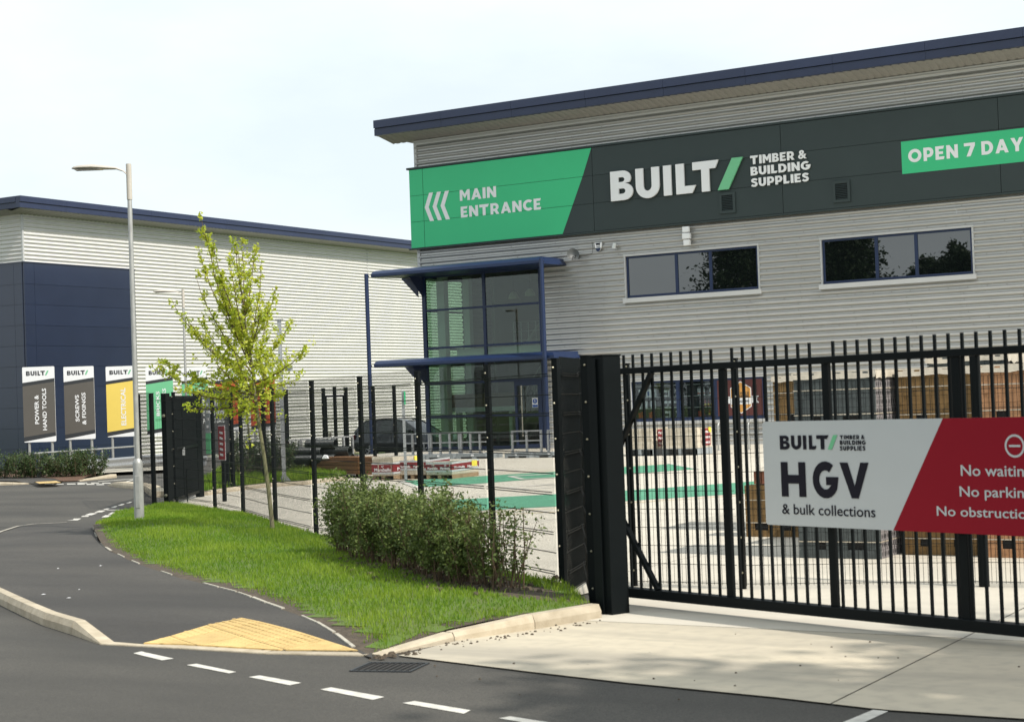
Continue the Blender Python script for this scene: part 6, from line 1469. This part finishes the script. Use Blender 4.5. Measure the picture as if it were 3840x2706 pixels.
    part('door_handle', MB().box(1.20,1.36,-.93,-.905,.86,.89).box(2.12,2.28,-.93,-.905,.85,.88), M['carpaint'], t)
    part('door_seam', MB().box(1.02,1.03,-.915,-.90,.34,1.0).box(1.96,1.97,-.915,-.90,.34,1.0).box(2.98,2.99,-.915,-.90,.34,.98), M['gap'], t)
build_car()

# ================================================================== PLANTS
def leaf_soup(name, centres, spread, per, size, m, parent, seed=1, up=.3, maple=False, shell=None, kind=None):
    rs = np.random.RandomState(seed); C_ = np.repeat(np.array(centres), per, axis=0); N = len(C_)
    sp = np.repeat(np.array(spread) if np.ndim(spread) else np.full(len(centres), spread), per)
    P = C_+rs.normal(0, 1, (N, 3))*sp[:, None]*.5
    nrm = rs.normal(0, 1, (N, 3)); nrm[:, 2] = np.abs(nrm[:, 2])+up; nrm /= np.linalg.norm(nrm, axis=1)[:, None]
    a = rs.normal(0, 1, (N, 3)); u = np.cross(nrm, a); u /= np.linalg.norm(u, axis=1)[:, None]; v = np.cross(nrm, u)
    s = size*rs.uniform(.6, 1.25, N)[:, None]
    if maple:      # five-lobed leaf as three overlapping kites
        pts = [(0,-.1),(.5,.15),(.28,.40),(.0,1.0),(-.28,.40),(-.5,.15)]
        V = np.stack([P+u*s*px_+v*s*py_+nrm*s*(.12*abs(px_)) for px_, py_ in pts], 1); F = np.array([[0,1,2],[0,2,3],[0,3,4],[0,4,5]])
    else:
        pts = [(0,-.5),(.32,.0),(0,.5),(-.32,.0)]
        V = np.stack([P+u*s*px_+v*s*py_+nrm*s*(.15*abs(px_)) for px_, py_ in pts], 1); F = np.array([[0,1,2],[0,2,3]])
    k = V.shape[1]; FF = (F[None]+(np.arange(N)*k)[:, None, None]).reshape(-1, 3)
    base = np.repeat(rs.uniform(0, 1, len(centres)), per); t = np.clip(.55*base+.45*rs.uniform(0, 1, N), 0, 1); T = np.repeat(t, len(F))
    o = soup(name, V.reshape(-1, 3), FF, T, m, parent)
    if kind: o['kind'] = kind
    return o

RWV = Vector((cr.x, cr.y, 0)).normalized(); FWV = Vector((cf.x, cf.y, 0)).normalized()
trb = Vector((*(-16.45, 20.204), 0)); TD_ = trb.dot(FWV)
def tp_(px, py, dd=0.):      # point of the crown as measured from the site photograph, at the trunk's distance
    a = (px-1920)/6251.96; b = -(py-1353)/6251.96
    d = cr*a+cu*b+cf; t = (TD_+dd)/d.dot(FWV); return Vector((0, 0, 2))+d*t
sap = thing('sapling_tree', 'young maple with bright yellow-green spring leaves on the verge by the fence', 'tree', (trb.x, trb.y, .1))
rs = random.Random(5); so_ = Vector((trb.x, trb.y, .1))
trunk = [tp_(1023,2008), tp_(1007,1850), tp_(990,1720), tp_(968,1580), tp_(955,1480), tp_(945,1380), tp_(930,1290), tp_(918,1200), tp_(905,1100), tp_(897,1000), tp_(890,915)]
rad = [.036,.033,.030,.028,.026,.023,.018,.014,.010,.007,.004]
mb = MB(); mb.tube([p-so_ for p in trunk], rad, 9); part('trunk', mb, M['bark'], sap, smooth=True)
tips = [((945,1390),(750,795),-.1),((940,1330),(740,920),.2),((930,1290),(795,905),-.2),((925,1250),(800,1000),.3),((920,1230),(905,905),.1),((918,1180),(880,910),-.2),((915,1200),(955,920),.25),((930,1300),(1035,1075),-.1),((930,1320),(980,975),.2),
        ((940,1380),(1095,1195),.3),((950,1440),(1148,1300),-.2),((950,1450),(1105,1425),.2),((945,1400),(735,1045),-.3),((950,1430),(640,1120),.1),((950,1440),(690,1170),-.2),((955,1480),(560,1370),.2),((955,1500),(640,1450),-.3),((950,1460),(620,1360),.3),
        ((960,1520),(700,1530),.1),((955,1500),(1060,1480),-.2),((960,1530),(820,1560),.3),((945,1400),(1010,1130),.4),((940,1350),(830,1030),.4),((940,1360),(860,980),-.4),((950,1440),(760,1200),.4),((955,1470),(1085,1340),.4),((935,1320),(975,1130),-.4),((955,1480),(870,1300),-.45),((955,1480),(790,1330),-.35),((958,1500),(1000,1330),.45)]
mb = MB(); centres = []; spr = []
for (a0, a1, dd) in tips:
    A = tp_(*a0); B = tp_(a1[0], a1[1], dd*1.6); L = (B-A).length
    side = (B-A).dot(RWV); mid = A+(B-A)*.5+RWV*(side*.22)+Vector((0,0,-.06*L))+FWV*rs.uniform(-.08,.08)
    pts = []
    for k in range(9):
        t = k/8; p = A*(1-t)**2+mid*2*t*(1-t)+B*t*t; p += Vector((rs.uniform(-.012,.012), rs.uniform(-.012,.012), rs.uniform(-.012,.012))); pts.append(p)
    mb.tube([p-so_ for p in pts], [.012*(1-k/9)+.0018 for k in range(9)], 5)
    n_ = int(L/.075)
    for k in range(n_):
        t = (k+.6)/n_
        if t < .10: continue
        p = A*(1-t)**2+mid*2*t*(1-t)+B*t*t
        if rs.random() < .88: centres.append(p-so_+Vector((rs.uniform(-.03,.03), rs.uniform(-.03,.03), rs.uniform(-.02,.03)))); spr.append(.055*(1.15-.4*t))
        # side twigs, denser low down
        if rs.random() < (.75-.55*t)*(1 if L > .5 else .5):
            d2 = (Vector((rs.uniform(-1,1), rs.uniform(-1,1), rs.uniform(.1,1)))+(B-A).normalized()*.7).normalized()*rs.uniform(.10,.40)*(1.1-.6*t)
            mb.tube([p-so_, p+d2-so_], [.004,.0015], 4)
            for q in (.45,.75,1.0): centres.append(p+d2*q-so_); spr.append(.06)
for k in range(200):      # dense low centre of the crown
    b = rs.gauss(0, 95); a = rs.gauss(0, 70-.15*b); p = tp_(930+a, 1400+b, rs.gauss(0, .30)); centres.append(p-so_); spr.append(.10)
part('branches', mb, M['twig'], sap, smooth=True)
leaf_soup('crown', [tuple(c) for c in centres], np.array(spr)*.9, 8, .050, M['sapling'], sap, seed=4, up=.25, maple=True, kind='stuff')

# second slim sapling on the island
sp2 = Vector((*(-32.315, 38.787), 0)); sp2.z = gz(sp2.x, sp2.y)+.1
s2 = thing('sapling_tree', 'slim bare-stemmed sapling on the grass island behind the fence', 'tree', tuple(sp2))
part('trunk', MB().tube([(0,0,-.1),(-.06,.0,.9),(-.13,.02,1.7),(-.16,0,2.3)], [.035,.03,.026,.018], 8), M['bark'], s2, smooth=True)
mb = MB(); cs = []
for k in range(14):
    a = rs.uniform(0, 6.28); t = rs.uniform(0, 1); p0 = Vector((-.14, 0, 1.8+.5*t)); p1 = p0+Vector((math.cos(a)*.35, math.sin(a)*.35, rs.uniform(.15,.5))); mb.tube([p0, p1], [.008,.002], 4)
    for q in (.4,.7,1.): cs.append(tuple(p0+(p1-p0)*q))
part('branches', mb, M['twig'], s2); leaf_soup('crown', cs, .12, 12, .055, M['sapling'], s2, seed=9, maple=True, kind='stuff')

def shrub(label, base, h, wd, seed, m, group, leaf=.030, dens=1., cat='shrub', dead=0., per=16, twigs=20, ground=None):
    rs = random.Random(seed); z = ground if ground is not None else gz(*base); t = thing('shrub', label, cat, (base[0], base[1], z), 0, group)
    mb = MB(); cs = []
    for k in range(twigs):
        a = rs.uniform(0, 6.283); r0 = rs.uniform(0, wd*.28); r1 = wd*.5*math.sqrt(rs.random()); hh = h*rs.uniform(.70, 1.06)*(1-.12*(r1/(wd*.5))**2)
        p0 = Vector((math.cos(a)*r0, math.sin(a)*r0, -.03)); p2 = Vector((math.cos(a)*r1+rs.uniform(-.05,.05), math.sin(a)*r1+rs.uniform(-.05,.05), hh)); p1 = (p0+p2)/2+Vector((rs.uniform(-.06,.06), rs.uniform(-.06,.06), 0))
        mb.tube([p0, p1, p2], [.008, .006, .002], 4, cap=False)
        n_ = int(9*dens)
        for q in range(n_):
            tt = .22+.78*(q+rs.random())/n_; p = p0*(1-tt)**2+p1*2*tt*(1-tt)+p2*tt*tt
            d = Vector((rs.uniform(-1,1), rs.uniform(-1,1), rs.uniform(-.1,.9))).normalized()*rs.uniform(.03, .16)*(h/1.0)
            if rs.random() < .5: mb.tube([p, p+d], [.003,.0012], 3, cap=False)
            cs.append(tuple(p+d))
    part('stems', mb, M['twig'], t)
    leaf_soup('foliage', cs, .085*h, per, leaf, m, t, seed=seed, up=.15, kind='stuff')
    if dead:
        mb = MB()
        for k in range(int(60*dead)):
            a = rs.uniform(0, 6.283); p = Vector((math.cos(a)*wd*.3*rs.random(), math.sin(a)*wd*.3*rs.random(), rs.uniform(0,h*.3))); d = Vector((rs.uniform(-1,1), rs.uniform(-1,1), rs.uniform(.0,1))).normalized()*rs.uniform(.2,.55)
            mb.tube([p, p+d*.5, p+d+Vector((0,0,-.05))], [.006,.004,.002], 4, cap=False)
        part('dead_twigs', mb, M['deadwood'], t)
    return t
# hedge row along the front fence
hl = ['leftmost shrub of the hedge row in front of the mesh fence', 'second shrub from the left in the hedge row by the fence', 'bushy shrub third from the left in the hedge row', 'shrub left of the middle of the hedge row by the fence', 'tallest dense shrub in the middle of the hedge row',
      'dense shrub right of the middle of the hedge row', 'shrub with bare stems showing left of the fence post', 'loose open shrub around the fence post near the right end', 'sparse twiggy shrub at the right end of the hedge row']
hx_ = [(1262,2085,1835,.85,1.0),(1345,2104,1845,.85,1.0),(1425,2124,1850,.85,1.0),(1505,2146,1872,.85,1.0),(1590,2170,1850,.95,1.0),(1675,2192,1838,1.0,1.05),(1755,2205,1880,.8,.8),(1845,2215,1885,.75,.62),(1935,2225,1880,.75,.5)]
HB = [(-12.743, 17.061), (-12.056, 16.547), (-11.431, 16.068), (-10.806, 15.574), (-10.179, 15.073), (-9.624, 14.63), (-9.223, 14.404), (-8.872, 14.25), (-8.55, 14.12)]
HD = [1.12, 1.10, 1.08, 1.02, 1.08, 1.10, .96, .95, .97]
for k, (b, h_) in enumerate(zip(HB, HD)):
    wd_ = hx_[k][3]; dn = hx_[k][4]
    shrub(hl[k], b, h_*.84, wd_*.80, 40+k, M['shrub'], 'hedge shrubs along the front fence', leaf=.038, dens=1.25*dn, per=int(23*dn), twigs=int(26*dn)+4, ground=h_verge(*b))
# clods of soil under the hedge
mb = MB(); rs = random.Random(12); bx_ = [p for p in bed]
cnt = 0
while cnt < 420:
    k = rs.randrange(len(HB)-1); t = rs.random(); p = Vector(HB[k])*(1-t)+Vector(HB[k+1])*t+Vector((rs.gauss(0,.22), rs.gauss(0,.28))); s_ = rs.uniform(.012,.045); z = h_verge(*p)
    mb.hexa([(p.x-s_,p.y-s_,z-.01),(p.x+s_,p.y-s_*.8,z-.01),(p.x+s_*.9,p.y+s_,z-.01),(p.x-s_*.8,p.y+s_,z-.01)], [(p.x-s_*.5,p.y-s_*.4,z+s_*.9),(p.x+s_*.4,p.y-s_*.5,z+s_*.7),(p.x+s_*.5,p.y+s_*.4,z+s_),(p.x-s_*.4,p.y+s_*.5,z+s_*.6)]); cnt += 1
cl = part('soil_clods', mb, M['soil'], None); cl['kind'] = 'stuff'; cl['label'] = 'dark clods of soil under the hedge shrubs'; cl['category'] = 'soil'
# small stones scattered by the kerb mouth
mb = MB(); rs = random.Random(3); sl_a = [Vector(p) for p in [(-7.87, 10.947), (-7.775, 11.224), (-7.635, 11.77), (-7.357, 12.537), (-7.175, 13.33)]]
for k in range(90):
    i = rs.randrange(4); t = rs.random(); p = sl_a[i]*(1-t)+sl_a[i+1]*t+Vector((rs.gauss(.05,.06), -abs(rs.gauss(.03,.09)))); s_ = rs.uniform(.004,.014)*(1.8 if i == 0 else 1)
    mb.hexa([(p.x-s_,p.y-s_,.01),(p.x+s_,p.y-s_,.01),(p.x+s_,p.y+s_,.01),(p.x-s_,p.y+s_,.01)], [(p.x-s_*.5,p.y-s_*.4,.012+s_),(p.x+s_*.4,p.y-s_*.5,.012+s_*.8),(p.x+s_*.5,p.y+s_*.4,.012+s_),(p.x-s_*.4,p.y+s_*.5,.012+s_*.7)])
for k in range(26):
    p = Vector((rs.uniform(-7.5,-1.5), rs.uniform(9.6,13.2))); s_ = rs.uniform(.004,.010)
    mb.hexa([(p.x-s_,p.y-s_,.01),(p.x+s_,p.y-s_,.01),(p.x+s_,p.y+s_,.01),(p.x-s_,p.y+s_,.01)], [(p.x-s_*.5,p.y-s_*.4,.012+s_),(p.x+s_*.4,p.y-s_*.5,.012+s_*.8),(p.x+s_*.5,p.y+s_*.4,.012+s_),(p.x-s_*.4,p.y+s_*.5,.012+s_*.7)])
gv = part('loose_gravel', mb, M['soil'], None); gv['kind'] = 'stuff'; gv['label'] = 'loose stones scattered along the kerb and over the concrete apron'; gv['category'] = 'gravel'

# scraps of litter on the footway
rs = random.Random(21); mb = MB()
for k in range(9):
    p = Vector((-12.735, 13.51)) if False else Vector((rs.uniform(-17,-10.5), rs.uniform(12.5,16.5)))
    if not inside(p, foot_poly): continue
    z = h_foot(*p)+.004; s_ = rs.uniform(.012,.03); a = rs.uniform(0,3); u_ = Vector((math.cos(a), math.sin(a)))*s_; v_ = Vector((-u_.y, u_.x))*.5
    mb.add([(p.x-u_.x, p.y-u_.y, z), (p.x+v_.x, p.y+v_.y, z+.006), (p.x+u_.x, p.y+u_.y, z+.001), (p.x-v_.x, p.y-v_.y, z+.003)], [(0,1,2,3)])
lt = part('litter', mb, M['white'], None); lt['kind'] = 'stuff'; lt['label'] = 'tiny pale scraps of litter on the asphalt footway'; lt['category'] = 'litter'
# far-left hedge
fl2 = ['shrub at the far left edge of view, in front of the navy wall', 'second shrub from the left edge, by the first sign leg', 'reddish-based shrub under the POWER & HAND TOOLS sign', 'shrub between the two grey-brown signs', 'shrub in front of the SCREWS & FIXINGS sign legs', 'shrub right of the SCREWS & FIXINGS sign legs', 'last shrub of the far hedge, at the end of the crash barrier rail']
for k, px_ in enumerate(range(7)):
    b = [(-40.229, 36.36), (-39.398, 36.264), (-38.934, 36.456), (-38.445, 36.644), (-37.877, 36.697), (-37.482, 36.895), (-37.453, 37.39)][k]
    shrub(fl2[k], b, .90, 1.0, 70+k, M['hedge'], 'hedge shrubs below the department signs', leaf=.055, dens=1.0, per=12, twigs=22)
b = (-41.025, 36.327); shrub('shrub just past the left edge of the picture, end of the far hedge', b, .9, 1.0, 79, M['hedge'], 'hedge shrubs below the department signs', leaf=.055, per=12, twigs=22)
# scrubby hedge behind the island
bk = ['dark scrubby shrub with dead twigs left of the slim sapling', 'dark shrub behind the slim sapling on the island', 'dark shrub with dead twigs left of the camera pole', 'dark shrub behind the camera pole', 'small light-green shrub at the foot of the camera pole']
for k in range(5):
    b = [(-29.815, 35.214), (-29.893, 35.983), (-29.287, 35.878), (-29.289, 36.459), (-29.685, 37.643)][k]
    shrub(bk[k], b, (1.15,1.2,1.15,1.05,.45)[k], (1.1,1.1,1.1,.9,.8)[k], 90+k, M['hedge'] if k < 4 else M['shrub'], 'scrub behind the grass island', leaf=.06, dens=1.0, per=10, twigs=20, dead=1.2 if k in (0,2,1) else 0)

# tall trees across the road behind the viewer: they show in the upstairs window panes
def big_tree(label, base, h, r, seed, conifer=False, cat='tree'):
    rs = random.Random(seed); t = thing('roadside_tree', label, cat, (*base, 0), 0, 'trees across the road')
    mb = MB().tube([(0,0,-.2),(.1,0,h*.3),(0,.1,h*.62),(0,0,h*.94)], [h*.022, h*.017, h*.010, .03], 8); cs = []; sp = []
    nb = 46 if conifer else 34
    for k in range(nb):
        t_ = .18+.80*k/nb; a = k*2.4; rr = r*((1-t_)*1.25+.05) if conifer else r*math.sqrt(max(.03, 1-((t_-.58)/.46)**2))
        p0 = Vector((0,0,h*t_*.9)); p1 = Vector((math.cos(a)*rr, math.sin(a)*rr, h*t_+(-.03 if conifer else .05)*h)); mb.tube([p0, (p0+p1)/2+Vector((0,0,.02*h)), p1], [h*.006,h*.004,.02], 5, cap=False)
        for q in range(7):
            f_ = .3+.7*q/6; c = p0+(p1-p0)*f_; 
            for e in range(2): cs.append((c.x+rs.gauss(0,rr*.13), c.y+rs.gauss(0,rr*.13), c.z+rs.gauss(0,h*.022))); sp.append(.5+.25*rs.random())
    part('trunk', mb, M['twig'], t); leaf_soup('crown', cs, np.array(sp)*r/3, 48, .34, M['tree_dark'], t, seed=seed, kind='stuff')
big_tree('tall dark conifer reflected in the left upstairs window', (-52.0, -18), 21, 5.6, 1, True)
big_tree('second dark conifer reflected at the right edge of the left upstairs window', (-48.0, -19.5), 21, 4.6, 9, True)
big_tree('dark conifer reflected in the left pane of the right upstairs window', (-43.4, -18), 19.5, 4.3, 2, True)
big_tree('rounded tree reflected low in the middle of the right upstairs window', (-37.2, -20), 11.6, 2.0, 3)
big_tree('rounded tree reflected in the right pane of the right upstairs window', (-34.3, -18), 12.4, 2.2, 4)
big_tree('small tree reflected at the far right of the right upstairs window', (-31.0, -19), 11.6, 1.8, 5)
big_tree('tree right of the yard entrance, its shade falling on the front of the concrete apron', (9.6, 8.2), 14.5, 3.3, 6)
big_tree('second tree right of the yard entrance, its shade falling across the gateway', (12.6, 12.2), 15.5, 3.3, 8)
